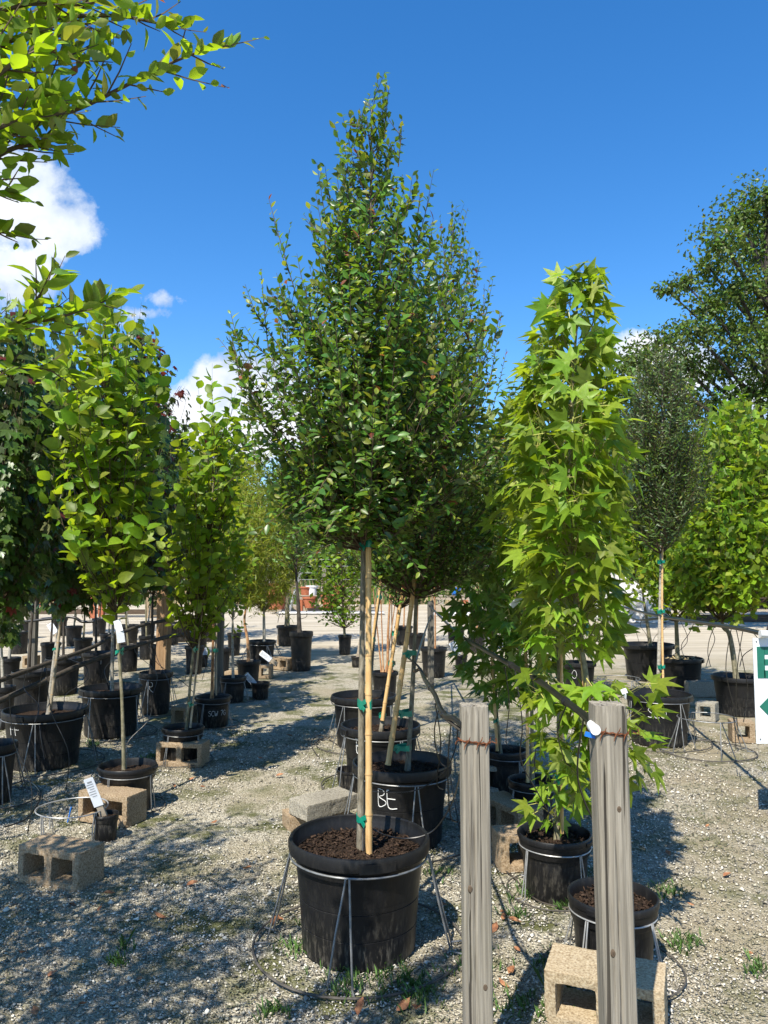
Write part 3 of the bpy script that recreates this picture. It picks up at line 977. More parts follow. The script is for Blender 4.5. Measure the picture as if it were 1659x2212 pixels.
# ------------------------------------------------------------------ concrete blocks
def voxel_block(L, H, D, res, holes, seed, rough=.0009):
    nx, ny, nz = round(L / res), round(D / res), round(H / res)
    S = np.ones((nx, ny, nz), bool)
    for (x0, x1, z0, z1) in holes:
        a, b, c, d = round(x0 * nx), round(x1 * nx), round(z0 * nz), round(z1 * nz)
        S[a:b, :, c:d] = False
    Pd = np.pad(S, 1)
    idx, vs, fs = {}, [], []
    def vid(p):
        if p not in idx:
            idx[p] = len(vs); vs.append(p)
        return idx[p]
    quads = {(1, 0, 0): [(1, 0, 0), (1, 1, 0), (1, 1, 1), (1, 0, 1)], (-1, 0, 0): [(0, 0, 0), (0, 0, 1), (0, 1, 1), (0, 1, 0)],
             (0, 1, 0): [(0, 1, 0), (0, 1, 1), (1, 1, 1), (1, 1, 0)], (0, -1, 0): [(0, 0, 0), (1, 0, 0), (1, 0, 1), (0, 0, 1)],
             (0, 0, 1): [(0, 0, 1), (1, 0, 1), (1, 1, 1), (0, 1, 1)], (0, 0, -1): [(0, 0, 0), (0, 1, 0), (1, 1, 0), (1, 0, 0)]}
    for dr, q in quads.items():
        nb = Pd[1 + dr[0]:nx + 1 + dr[0], 1 + dr[1]:ny + 1 + dr[1], 1 + dr[2]:nz + 1 + dr[2]]
        for (i, j, k) in np.argwhere(S & ~nb):
            fs.append(tuple(vid((int(i) + a, int(j) + b, int(k) + c)) for a, b, c in q))
    V = np.array(vs, float) * np.array([L / nx, D / ny, H / nz])
    Fa = np.array(fs)
    # round the arrises
    for _ in range(2):
        acc = np.zeros_like(V); cnt = np.zeros(len(V))
        for a in range(4):
            b = (a + 1) % 4
            np.add.at(acc, Fa[:, a], V[Fa[:, b]]); np.add.at(acc, Fa[:, b], V[Fa[:, a]])
            np.add.at(cnt, Fa[:, a], 1); np.add.at(cnt, Fa[:, b], 1)
        V = V * .72 + .28 * acc / cnt[:, None]
    rg = np.random.default_rng(seed)
    V += rg.normal(0, rough, V.shape)
    for k in range(5):                           # a few chipped corners
        c = V[rg.integers(len(V))]
        d = np.linalg.norm(V - c, axis=1)
        V += (np.array([L / 2, D / 2, H / 2]) - V) * (np.clip(1 - d / .03, 0, 1) * .05)[:, None]
    V -= np.array([L / 2, D / 2, 0])
    me = bpy.data.meshes.new('concrete_block')
    me.from_pydata(V.tolist(), [], Fa.tolist())
    me.polygons.foreach_set('use_smooth', [True] * len(Fa))
    try: me.set_sharp_from_angle(angle=R(50))
    except Exception: pass
    return me
H2 = [(.09, .445, .18, .82), (.555, .91, .18, .82)]
H2S = [(.09, .44, .18, .82), (.485, .515, 0, .0), (.56, .91, .18, .82)]
BM = {'two': voxel_block(.39, .19, .19, .0095, H2, 1), 'far': voxel_block(.39, .19, .19, .019, H2, 2), 'half': voxel_block(.20, .19, .19, .0095, [(.22, .78, .18, .82)], 3),
      'cap': voxel_block(.39, .095, .19, .0095, [], 4), 'solid': voxel_block(.39, .19, .19, .0125, [], 5)}
GB = 'concrete blocks lying about the gravel yard'
def block(kind, x, y, yaw, label, mat='block_tan', z=0.0, tx=0., ty=0., scale=1.0):
    me = BM[kind]
    k = 'concrete_block'
    o = bpy.data.objects.new(k, me)
    SC.collection.objects.link(o)
    if not me.materials: me.materials.append(MATS[mat])
    o.material_slots[0].link = 'OBJECT'
    o.material_slots[0].material = MATS[mat]
    o.location = (x, y, z); o.rotation_euler = (tx, ty, R(yaw)); o.scale = (scale,) * 3
    ORG[o.name] = (x, y, z)
    return tag(o, label, 'concrete block', GB)
def block_px(kind, ax, ay, bx, by, label, mat='block_tan', z=0.0, tx=0., ty=0., dep=.19):
    """front bottom edge runs from pixel a to pixel b on the ground"""
    a, b = gz(ax, ay, z), gz(bx, by, z)
    d = b - a
    yaw = math.atan2(d.y, d.x)
    c = (a + b) / 2 + Vector((-math.sin(yaw), math.cos(yaw), 0)) * dep / 2
    return block(kind, c.x, c.y, math.degrees(yaw), label, mat, z, tx, ty)

block_px('two', 34, 1906, 170, 1931, 'dappled tan two-hole block in front of the empty round wire ring')
block_px('two', 172, 1774, 268, 1789, 'shaded two-hole block behind the leaning label stake')
block_px('two', 331, 1655, 440, 1659, 'tan two-hole block standing in front of a small black pot', 'block_tan')
block_px('half', 373, 1567, 400, 1569, 'block tucked behind the small pot of the leaning light green tree')
block_px('cap', 688, 1768, 748, 1752, 'pale flat slab propped against the pot lettered BE', 'block_grey', z=.10, tx=.04, ty=.0)
block_px('cap', 662, 1796, 722, 1788, 'tan slab lying under the pale flat slab', 'block_tan')
b5 = gz(1105, 1886); block('half', b5.x + .03, b5.y + .10, 8, 'tan block with a broken hole beside a small black pot')
b6 = gz(1098, 1800); block('two', b6.x + .02, b6.y + .02, -62, 'long tan block lying end-on behind the wooden post')
b7 = gz(1092, 1715); block('far', b7.x, b7.y + .1, 2, 'grey block in the shade under the sweetgum leaves', 'block_grey')
block('two', .792, 2.863, -22, 'large sunlit two-hole block at the foot of a leaning post', 'block_sand', tx=R(3), ty=R(0), scale=1.03)
for ax, ay, bx, by, k, lb, mt in [
    (598, 1391, 620, 1394, 'far', 'two-hole block beside the big pot with the sagging rim', 'block_tan'),
    (542, 1421, 592, 1420, 'far', 'pale block lying across behind the copper-trunked tree pot', 'block_tan'),
    (590, 1446, 612, 1448, 'far', 'sunlit two-hole block at the edge of the gravel path', 'block_tan'),
    (560, 1466, 584, 1466, 'half', 'tan block with an open hole beside the copper-trunked tree pot', 'block_tan'),
    (480, 1480, 545, 1482, 'solid', 'brown block behind a slim tree pot', 'block_tan'),
    (0, 1478, 32, 1480, 'solid', 'orange-tan block beside the edge pots under the maples', 'block_tan'),
    (45, 1442, 72, 1443, 'half', 'tan block with a hole behind the maple pots', 'block_tan'),
    (160, 1426, 178, 1426, 'half', 'orange-tan block glimpsed between two maple pots', 'block_tan'),
    (875, 1428, 905, 1430, 'far', 'dark block in shade beside the pot behind the slim post', 'block_grey'),
    (1505, 1556, 1543, 1560, 'half', 'grey block in front of the black pot by the sign', 'block_grey'),
    (1585, 1604, 1630, 1606, 'half', 'tan sunlit block with a small hole under the sign', 'block_tan'),
    (1510, 1506, 1533, 1506, 'solid', 'dark block between two ginkgo pots', 'block_grey')]:
    block_px(k, ax, ay, bx, by, lb, mt)

# ------------------------------------------------------------------ posts
def post(c, wd, h, mat, label, group=None, name='wooden_post', lean=(0, 0), seed=0, rot=0., rows=36, wire=None, knots=()):
    root = thing(name, (c.x, c.y, 0), label, 'post', group)
    rg = np.random.default_rng(seed)
    m = 18
    prof = []
    for s in range(4):
        for i in range(m):
            u = -1 + 2 * i / m
            p = [(u, -1), (1, u), (-u, 1), (-1, -u)][s]
            q = (abs(p[0]) ** 9 + abs(p[1]) ** 9) ** (1 / 9)
            prof.append((p[0] / q * wd / 2, p[1] / q * wd / 2))
    n = len(prof)
    groove = rg.normal(0, .0005, n)
    gk = {int(m * f): d for f, d in zip(rg.uniform(.12, .9, 3), (.0075, .005, .006))}
    gs = {k: (rg.uniform(0, .35), rg.uniform(.6, 1.05)) for k in gk}
    vs, fs = [], []
    cr, sr = math.cos(rot), math.sin(rot)
    for r_ in range(rows + 1):
        t = r_ / rows
        z = -.05 + (h + .05) * t
        sh = 1.0 if r_ < rows else .955
        for k, (x, y) in enumerate(prof):
            g = groove[k] + .0004 * math.sin(t * 9 + k * 1.7)
            if k in gk and gs[k][0] < t < gs[k][1]: g -= gk[k] * math.sin(math.pi * (t - gs[k][0]) / (gs[k][1] - gs[k][0])) ** .5 * (.75 + .25 * math.sin(t * 40))
            L = math.hypot(x, y)
            x2, y2 = x * sh * (1 + g / L), y * sh * (1 + g / L)
            vs.append((c.x + x2 * cr - y2 * sr + lean[0] * (z), c.y + x2 * sr + y2 * cr + lean[1] * z, z - (0 if r_ < rows else .003 + .004 * abs(math.sin(k * 1.3 + seed)))))
    for r_ in range(rows):
        for k in range(n):
            l = (k + 1) % n
            fs.append((r_ * n + k, r_ * n + l, (r_ + 1) * n + l, (r_ + 1) * n + k))
    top = len(vs); vs.append((c.x + lean[0] * h, c.y + lean[1] * h, h - .002))
    for k in range(n):
        fs.append((rows * n + k, rows * n + (k + 1) % n, top))
    mb = MB(); mb.add(vs, fs); sh_ = mb.build('shaft', mat, root)
    for (kx, kz) in knots:
        kb = MB(); yk = c.y + lean[1] * kz - wd / 2 * .992
        ring = [(math.cos(q * .5236), math.sin(q * .5236)) for q in range(12)]
        v_ = [(c.x + lean[0] * kz + kx, yk - .0022, kz)] + [(c.x + lean[0] * kz + kx + .0055 * a_, yk - .0018, kz + .008 * b_) for a_, b_ in ring] + [(c.x + lean[0] * kz + kx + .0085 * a_, yk + .002, kz + .0125 * b_) for a_, b_ in ring]
        f_ = [(0, 1 + q, 1 + (q + 1) % 12) for q in range(12)] + [(1 + q, 13 + q, 13 + (q + 1) % 12, 1 + (q + 1) % 12) for q in range(12)]
        kb.add(v_, f_); kb.build('knot', 'knot_wood', sh_)
    if wire:
        zw = wire
        wb = MB()
        for q in range(2):
            pts = []
            for k in range(28):
                a = 2 * math.pi * k / 28
                x, y = math.cos(a), math.sin(a)
                s_ = (abs(x) ** 6 + abs(y) ** 6) ** (1 / 6)
                e = wd / 2 * 1.06 / s_ + .0025 * math.sin(a * 7 + q * 3.14)
                xx, yy = x * e, y * e
                pts.append((c.x + lean[0] * zw + xx * cr - yy * sr, c.y + lean[1] * zw + xx * sr + yy * cr, zw + .004 * math.sin(a * 7 + q * 3.14) + .004 * math.sin(a * 2)))
            wb.tube(pts, .0023, 5, closed=True)
        for bx in (-.32, .12, .42):
            y = c.y - wd / 2 - .004
            x = c.x + bx * wd + lean[0] * zw
            for s in (1, -1):
                wb.tube([(x, y, zw), (x + .006 * s, y - .004, zw + .008 * s), (x + .010 * s, y - .006, zw + .020 * s)], [.0022, .002, .0008], 4)
        e0 = Vector((c.x - wd * .55, c.y - wd * .3, zw))
        wb.tube([e0, e0 + Vector((-.012, -.01, .006)), e0 + Vector((-.018, 0, -.008))], .0022, 4)
        e1 = Vector((c.x + wd * .55, c.y - wd * .3, zw))
        wb.tube([e1, e1 + Vector((.014, -.01, -.004)), e1 + Vector((.012, -.004, .012))], .0022, 4)
        wb.build('rusty_wire_band', 'rust', root)
    return root
PA = gy(1030, 1524, 2.45)
post(Vector((PA.x, PA.y + .045, 0)), .088, PA.z, 'wood_grey', 'weathered grey square post with rusty wire band beside the big pot', 'posts of the drip line', seed=3, wire=PA.z - .115, lean=(-.004, 0), knots=((-.022, .62), (.02, .33)))
PB = gy(1325, 1522, 2.3)
post(Vector((PB.x + .012, PB.y + .05, 0)), .094, PB.z, 'wood_grey', 'weathered grey post with rusty wire band standing before the sweetgum pots', 'posts of the drip line', seed=8, wire=PB.z - .085, lean=(-.014, 0), knots=((.012, .905), (-.02, .5)))
PC = gz(347, 1524)
post(Vector((PC.x, PC.y + .07, 0)), .15, gy(347, 1232, PC.y).z, 'wood_brown', 'tall brown square timber post among the maple pots', 'posts of the drip line', seed=4, knots=((.0, .45), (.03, .8)))
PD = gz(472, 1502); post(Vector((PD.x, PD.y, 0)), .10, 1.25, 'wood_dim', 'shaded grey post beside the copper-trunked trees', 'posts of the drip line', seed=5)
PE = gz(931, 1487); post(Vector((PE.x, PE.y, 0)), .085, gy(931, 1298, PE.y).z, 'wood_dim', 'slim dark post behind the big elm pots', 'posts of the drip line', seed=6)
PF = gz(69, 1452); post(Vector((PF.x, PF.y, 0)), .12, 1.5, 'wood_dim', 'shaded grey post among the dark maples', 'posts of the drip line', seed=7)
PG = gz(1620, 1764); post(Vector((1.84 * .5 + 1.62, 5.06, 0)), .09, 1.19, 'wood_grey', 'grey post behind the white arrow sign', 'posts of the drip line', seed=11)

# ------------------------------------------------------------------ potted trees
def locate(px, py, wpx, h):
    c = gz(px, py, h)
    dep = c.y * _c + (h - CAMH) * _s
    return Vector((c.x, c.y, 0)), wpx / 2 * dep / F

def potted(label, px, py, wpx, h, style, tr, r0, r1, bark, cat='tree', name='potted_tree', seed=0, mulch=0, segs=40, group='potted nursery trees', dy=0.0, text=None, tsides=10):
    c, Rr = locate(px, py, wpx, h)
    root = thing(name, (c.x, c.y, 0), label, cat, group)
    pot = build_pot(root, c, Rr, h, style, segs, seed, mulch=mulch)
    pts = [gy(x, y, c.y + dy) for x, y in tr]
    pts[0].z = .82 * h
    trunk_mesh(root, pts, r0, r1, bark, tsides, seed=seed)
    if text:
        for (s, dx, zz, size, sl) in text:
            az = math.atan2(-c.y, -c.x) + dx
            lettering(pot, c, Rr, h, BIG if style == 'big' else SMALL, s, az, zz, size, sl)
    return root, c, Rr, curve_at([tuple(p) for p in sorted(pts, key=lambda q: q.z)]), pts

def finish(root, cr, kind, mats, n_obj=0, lo=None, twig='twig', bname='branchwork'):
    if cr.tw.v: cr.tw.build(bname, twig, root, smooth=False, kind='stuff' if bname == 'side_shoots' else None)
    put_leaves(root, kind, cr.data(), mats, n_obj, lo)

def zpx(py, Y):
    return gy(PW / 2, py, Y).z

def env_px(Y, rows, z0, z1):
    """rows: (py, half width in px) -> (t, r)"""
    out = []
    for py, hw in rows:
        out.append(((zpx(py, Y) - z0) / (z1 - z0), hw * Y / F))
    return sorted(out)

ELM = ['leaf_elm', 'leaf_elm_dark', 'leaf_elm_young', 'leaf_bronze']
EW = [.59, .36, .046, .004]
# --- the big elm in the middle
root, c, Rr, tk, pts = potted('tall dense elm tree with pointed crown tied to bamboo in the large front pot', 776, 1803, 300, .457, 'big',
    [(779, 1818), (781, 1500), (785, 1200), (787, 1090), (795, 800), (800, 500), (803, 230)],   .0165, .004, 'bark_grey', seed=1, mulch=900, segs=64, dy=.0)
C1 = c
stake(root, gy(797, 1848, c.y - .06) , gy(796, 1085, c.y - .03), .0155, 9)
for py, w_ in ((1768, .026), (1521, .034), (1177, .03)):
    tie(root, gy(778 + (1768 - py) * .008, py, c.y), gy(796, py, c.y - .045), w_, .019, seed=py)
Y = c.y
z0, z1 = zpx(1165, Y), zpx(275, Y)
cr = Crown(11)
env = env_px(Y, [(275, 28), (330, 46), (400, 68), (480, 100), (560, 145), (640, 190), (720, 228), (800, 255), (880, 268), (960, 256), (1040, 228), (1110, 180), (1165, 95)], z0, z1)
grow(cr, tk, z0, z1, env, 340, 46, .125, .042, .0185, .055, 'alt', EW, .5, .25, .35, .0042, .16, .10)
for (bx, by, tx, ty) in [(640, 640, 580, 445), (610, 760, 525, 640), (620, 800, 500, 705), (590, 880, 480, 745), (600, 940, 515, 830), (730, 480, 690, 370), (745, 560, 655, 470), (860, 360, 872, 262), (790, 300, 770, 240), (830, 300, 835, 195), (880, 620, 905, 430), (580, 760, 560, 600),
                         (800, 300, 805, 178), (600, 930, 560, 900)]:
    b0 = gy(bx, by, Y - .1); t0 = gy(tx, ty, Y - .06 - .1 * random.Random(bx).random())
    d = t0 - b0
    cr.shoot(tuple(b0), tuple(d), d.length, .017, .043, 'alt', tk(b0.z), EW, .003, .7, .05)
    for q in (.25, .45, .65):
        p_ = b0.lerp(t0, q)
        cr.shoot(tuple(p_), (d.x + cr.r.normal(0, .15), cr.r.normal(0, .25), d.z), .12, .017, .042, 'alt', tk(b0.z), EW, .002, .3, .2)
for k in range(70):                       # ragged hanging skirt
    a = cr.r.uniform(0, 6.28); zz = z0 + cr.r.uniform(-.02, .45); q = cr.r.uniform(.15, 1.0) * float(np.interp((zz - z0) / (z1 - z0), [e[0] for e in env], [e[1] for e in env]))
    ax = tk(zz)
    cr.shoot((ax[0] + math.cos(a) * q, ax[1] + math.sin(a) * q, zz), (math.cos(a) * .8, math.sin(a) * .8, cr.r.uniform(-.7, .1)), cr.r.uniform(.12, .30), .018, .05, 'alt', ax, EW, .002, .2, -.15)
finish(root, cr, 'elm', ELM, 300, 'elm')
stand(C1, Rr * .985, .385, 'wire stand splayed around the largest front pot', az0=R(-97), Rb=.45, wire=.0046, mat='wire_steel')

# --- the elms behind it in the same row
def elm_behind(label, px, py, wpx, tr, rows, top, bot, n, nobj, seed, text=None, sp=None, lsp=.021, lz=.050):
    root, c, Rr, tk, pts = potted(label, px, py, wpx, .457, 'big', tr, .0165, .004, 'bark_grey', seed=seed, mulch=350 if seed < 4 else 0, text=text)
    Y = c.y
    z0, z1 = zpx(bot, Y), zpx(top, Y)
    cr = Crown(seed * 7)
    grow(cr, tk, z0, z1, env_px(Y, rows, z0, z1), n, 50, .16, .05, lsp, lz, 'alt', [.6, .34, .055, .005], .4, .25, .4, .005, .25, .12)
    for s in sp or []:
        b0 = gy(s[0], s[1], Y - .1); t0 = gy(s[2], s[3], Y - .1); d = t0 - b0
        cr.shoot(tuple(b0), tuple(d), d.length, .019, .043, 'alt', tk(b0.z), EW, .003, .7, .1)
    finish(root, cr, 'elm', ELM, nobj, 'elm' if nobj else 'elm_lo')
    return root, c, Rr
rt, c, Rr = elm_behind('elm tree leaning on bamboo in the pot lettered BE', 868, 1643, 213, [(880, 1648), (893, 1450), (903, 1225), (925, 1000), (950, 760), (975, 520)],
    [(500, 10), (560, 40), (650, 72), (740, 100), (830, 130), (920, 165), (1000, 190), (1080, 198), (1150, 185), (1220, 145), (1275, 60)], 500, 1275, 245, 300, 2, [('BE', -.33, .255, .098, -.05)],
    [(960, 640, 990, 458), (985, 660, 1003, 520), (1010, 720, 1035, 560), (1040, 800, 1050, 625), (1050, 860, 1088, 690), (1060, 900, 1095, 770), (1010, 950, 1060, 930)])
stake(rt, gy(838, 1652, c.y - .07), gy(903, 1200, c.y - .03), .017, 8)
for py in (1615, 1540, 1412):
    q = (1650 - py) / 450
    tie(rt, gy(880 + 26 * q, py, c.y), gy(842 + 64 * q, py, c.y - .04), .032, .021, seed=py)
stand(c, Rr * .985, .385, 'wire stand around the pot lettered BE', az0=R(-75), Rb=.44)
rt, c, Rr = elm_behind('elm tree with knotted grey trunk in the pot half hidden behind the BE pot', 822, 1563, 173, [(822, 1562), (845, 1430), (862, 1330), (872, 1250), (885, 1000), (895, 640)],
    [(620, 10), (720, 60), (820, 100), (920, 125), (1020, 135), (1120, 135), (1200, 120), (1260, 80), (1300, 40)], 620, 1300, 145, 0, 3, [('B', -.62, .29, .10, 0)], lsp=.026, lz=.05)
stake(rt, gy(826, 1556, c.y - .06), gy(872, 1260, c.y - .05), .015, 8)
for py, x in ((1545, 829), (1432, 849), (1368, 857)): tie(rt, gy(x, py, c.y), gy(x - 5, py, c.y - .03), .026, .021, seed=py)
stand(c, Rr * .985, .385, 'wire stand around the pot half hidden behind the BE pot', az0=R(-60), Rb=.44)
rt, c, Rr = elm_behind('elm tree in the rearmost of the three big pots behind the front tree', 786, 1500, 141, [(800, 1498), (806, 1400), (816, 1320), (826, 1235), (832, 1000), (835, 700)],
    [(680, 8), (780, 60), (880, 90), (980, 110), (1080, 110), (1160, 90), (1230, 40)], 680, 1235, 100, 0, 4, lsp=.030, lz=.055)
stake(rt, gy(790, 1497, c.y - .05), gy(825, 1240, c.y - .03), .014, 8)
for py, x in ((1441, 797), (1382, 804), (1290, 818)): tie(rt, gy(x + 4, py, c.y), gy(x, py, c.y - .03), .024, .018, seed=py)
stand(c, Rr * .985, .385, 'wire stand around the rearmost big elm pot', az0=R(-125), Rb=.44)

# --- sweetgums by the two posts
GUM = ['leaf_gum', 'leaf_gum_light', 'leaf_elm_young']
def gum(label, px, py, wpx, h, tr, r0, rows, top, bot, n, nobj, seed, size=.105, mw=(.55, .43, .02), style='small', bark='bark_green', skew=None, asc=45, twl=.09):
    root, c, Rr, tk, pts = potted(label, px, py, wpx, h, style, tr, r0, .004, bark, seed=seed, mulch=250 if nobj else 0, segs=44)
    Y = c.y
    z0, z1 = zpx(bot, Y), zpx(top, Y)
    cr = Crown(seed * 13)
    grow(cr, tk, z0, z1, env_px(Y, rows, z0, z1), n, asc, twl, .07, .028, size, 'hang', list(mw), 0, .45, .5, .004, .2, 0)
    cr.tw.build('branchwork', 'twig_green', root, smooth=False); cr.tw = MB()
    return root, c, Rr, tk, cr
rt, c, Rr, tk, cr = gum('tall bright sweetgum tree in the small pot behind the leaning post', 1323, 1930, 190, .295,
    [(1302, 1950), (1284, 1720), (1269, 1486), (1250, 1356), (1232, 1170), (1232, 950), (1242, 750), (1250, 600)], .0155,
    [(600, 22), (660, 40), (740, 58), (820, 78), (900, 98), (1000, 108), (1100, 102), (1200, 92), (1300, 76), (1380, 50)], 605, 1385, 96, 300, 21, .10)
Y = c.y
for (x, y, n) in [(1250, 590, 9), (1140, 1490, 9), (1175, 1460, 7), (1170, 1580, 9), (1240, 1610, 9), (1270, 1570, 7), (1400, 1480, 5), (1380, 1540, 4), (1400, 1640, 7), (1360, 1600, 4), (1265, 1480, 6), (1210, 1520, 7), (1230, 1660, 6), (1300, 1480, 5)]:
    p_ = gy(x, y, Y - .05); b0 = Vector(tk(p_.z - .12)); d = p_ - b0
    cr.shoot(tuple(b0), tuple(d), d.length, max(.012, d.length / n), .095, 'hang', tk(p_.z), [.4, .58, .02], .003, 0, .1)
    cr.shoot(tuple(b0.lerp(p_, .75)), tuple(d), .07, .02, .095, 'hang', tk(p_.z), [.4, .58, .02], .002, 0, .1)
stake(rt, gy(1296, 1935, Y + .03), gy(1236, 1180, Y + .03), .0105, 9)
for py, x in ((1728, 1287), (1360, 1252)): tie(rt, gy(x, py, Y), gy(x + 3, py, Y + .025), .02, .019, seed=py)
mb = MB(); mb.tube([gy(1297.5, 1838, Y), gy(1296, 1822, Y)], [.0172, .0172], 12, caps=False); mb.build('red_paint_band', 'red_paint', rt)
finish(rt, cr, 'gum', GUM, 300, None, 'twig_green', 'side_shoots')
stand(c, Rr * .965, .235, 'bright wire stand around the small sweetgum pot nearest the leaning post', az0=R(-140), legs=4, Rb=.27, wire=.0034, mat='wire_bright', spread=.06)
rt, c, Rr, tk, cr = gum('bright sweetgum tree in the small round pot between the two grey posts', 1198, 1797, 157, .295,
    [(1202, 1812), (1206, 1683), (1208, 1500), (1206, 1360), (1198, 1100), (1190, 860), (1188, 740)], .0165,
    [(740, 20), (800, 52), (880, 80), (980, 95), (1100, 95), (1220, 80), (1320, 60), (1400, 40)], 740, 1400, 68, 300, 22, .10)
Y = c.y
for (x, y, n) in [(1165, 1600, 6), (1180, 1650, 6), (1235, 1650, 6), (1150, 1730, 4), (1235, 1720, 5), (1190, 1690, 5), (1100, 1060, 6), (1085, 1150, 6), (1095, 1250, 6), (1130, 1380, 6), (1060, 1050, 4)]:
    p_ = gy(x, y, Y - .05); b0 = Vector(tk(p_.z - .10)); d = p_ - b0
    cr.shoot(tuple(b0), tuple(d), d.length, max(.012, d.length / n), .095, 'hang', tk(p_.z), [.45, .5, .05], .003, 0, .1)
stake(rt, gy(1214, 1800, Y - .03), gy(1212, 1330, Y - .03), .009, 7)
for py in (1680, 1345): tie(rt, gy(1206, py, Y), gy(1213, py, Y - .03), .02, .018, seed=py)
finish(rt, cr, 'gum', GUM, 300, None, 'twig_green', 'side_shoots')
stand(c, Rr * .965, .235, 'bright wire stand around the small round pot between the grey posts', az0=R(-60), legs=4, Rb=.24, wire=.0034, mat='wire_bright', spread=.05)
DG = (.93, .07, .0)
GUM_SHADE = ['leaf_elm', 'leaf_gum', 'leaf_elm_young']  # deeper elm green put into the leaf colour as shade on these two sweetgums
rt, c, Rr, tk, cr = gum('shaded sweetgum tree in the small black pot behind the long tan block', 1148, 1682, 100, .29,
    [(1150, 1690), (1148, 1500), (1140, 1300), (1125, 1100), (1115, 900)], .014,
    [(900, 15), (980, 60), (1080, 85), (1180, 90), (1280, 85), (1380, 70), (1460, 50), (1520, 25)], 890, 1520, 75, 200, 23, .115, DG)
stake(rt, gy(1140, 1690, c.y - .03), gy(1132, 1300, c.y - .03), .011, 7)
finish(rt, cr, 'gum', GUM_SHADE, 200, None, 'twig_green')
stand(c, Rr * .965, .235, 'wire stand around the shaded pot behind the long tan block', az0=R(-150), Rb=.24, wire=.0034, spread=.05)
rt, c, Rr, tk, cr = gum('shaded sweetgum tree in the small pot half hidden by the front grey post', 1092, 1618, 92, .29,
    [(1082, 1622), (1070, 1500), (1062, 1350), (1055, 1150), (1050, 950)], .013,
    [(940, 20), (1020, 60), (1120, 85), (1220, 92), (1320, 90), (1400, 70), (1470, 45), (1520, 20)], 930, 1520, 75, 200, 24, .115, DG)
stake(rt, gy(1074, 1622, c.y - .03), gy(1058, 1320, c.y - .03), .011, 7)
tie(rt, gy(1073, 1557, c.y), gy(1070, 1557, c.y - .03), .022, .017)
finish(rt, cr, 'gum', GUM_SHADE, 200, None, 'twig_green')
stand(c, Rr * .965, .235, 'wire stand around the pot half hidden by the front grey post', az0=R(-150), Rb=.24, wire=.0034, spread=.05)

# --- light green big-leaved elms of the near row
BE_ = ['leaf_big_elm', 'leaf_big_elm_light', 'leaf_elm_young']
def bigelm(label, px, py, wpx, h, tr, r0, rows, top, bot, n, nobj, seed, size=.105, extra=(), asc=62, text=None, mw=(.56, .41, .03), bark='bark_green', twl=.2, lsp=.045):
    root, c, Rr, tk, pts = potted(label, px, py, wpx, h, 'small', tr, r0, .004, bark, seed=seed, text=text, segs=40)
    Y = c.y
    z0, z1 = zpx(bot, Y), zpx(top, Y)
    cr = Crown(seed * 17)
    grow(cr, tk, z0, z1, env_px(Y, rows, z0, z1), n, asc, twl, .11, lsp, size, 'alt', list(mw), 0, .3, .35, .006, .3, .2)
    for (x, y, k) in extra:
        p_ = gy(x, y, Y - .05); b0 = Vector(tk(p_.z - .12)); d = p_ - b0
        cr.shoot(tuple(b0), tuple(d), d.length, max(.02, d.length / k), size * .95, 'alt', tk(p_.z), [.3, .6, .1], .003, 0, .1)
    return root, c, Rr, tk, cr
rt, c, Rr, tk, cr = bigelm('light green broad-leaved elm tree in the small pot behind a shaded two-hole block', 276, 1651, 122, .29,
    [(268, 1660), (263, 1500), (252, 1350), (245, 1200), (238, 1000), (230, 800), (228, 700)], .014,
    [(690, 15), (740, 70), (800, 100), (880, 118), (980, 118), (1080, 105), (1170, 92), (1250, 80), (1310, 45)], 695, 1310, 105, 300, 31, .12,
    [(170, 1260, 4), (200, 1290, 5), (250, 1320, 4), (330, 900, 5), (345, 1000, 5)])
stake(rt, gy(271, 1660, c.y + .03), gy(256, 1340, c.y + .03), .009, 7, old=True)
tie(rt, gy(254, 1408, c.y), gy(258, 1408, c.y + .025), .024, .017)
finish(rt, cr, 'big_elm', BE_, 300)
stand(c, Rr * .965, .235, 'wire stand around the pot behind the shaded two-hole block', az0=R(-110), Rb=.25, wire=.0034, spread=.06)
rt, c, Rr, tk, cr = bigelm('leaning light green elm tree in the small pot behind the upright block', 396, 1569, 88, .29,
    [(402, 1575), (418, 1400), (436, 1250), (455, 1100), (470, 980), (482, 900)], .013,
    [(900, 18), (950, 55), (1010, 75), (1090, 85), (1180, 82), (1270, 72), (1340, 50), (1390, 25)], 900, 1390, 90, 300, 32, .11,
    [(400, 1330, 4), (500, 1290, 4), (480, 1360, 4)])
stake(rt, gy(411, 1572, c.y - .03), gy(448, 1200, c.y - .03), .009, 7, old=True)
for py, x in ((1520, 409), (1402, 420)): tie(rt, gy(x, py, c.y), gy(x + 6, py, c.y - .03), .02, .016, seed=py)
finish(rt, cr, 'big_elm', BE_, 300)
stand(c, Rr * .965, .235, 'wire stand around the pot behind the upright block', az0=R(-120), Rb=.25, wire=.0034, spread=.06)
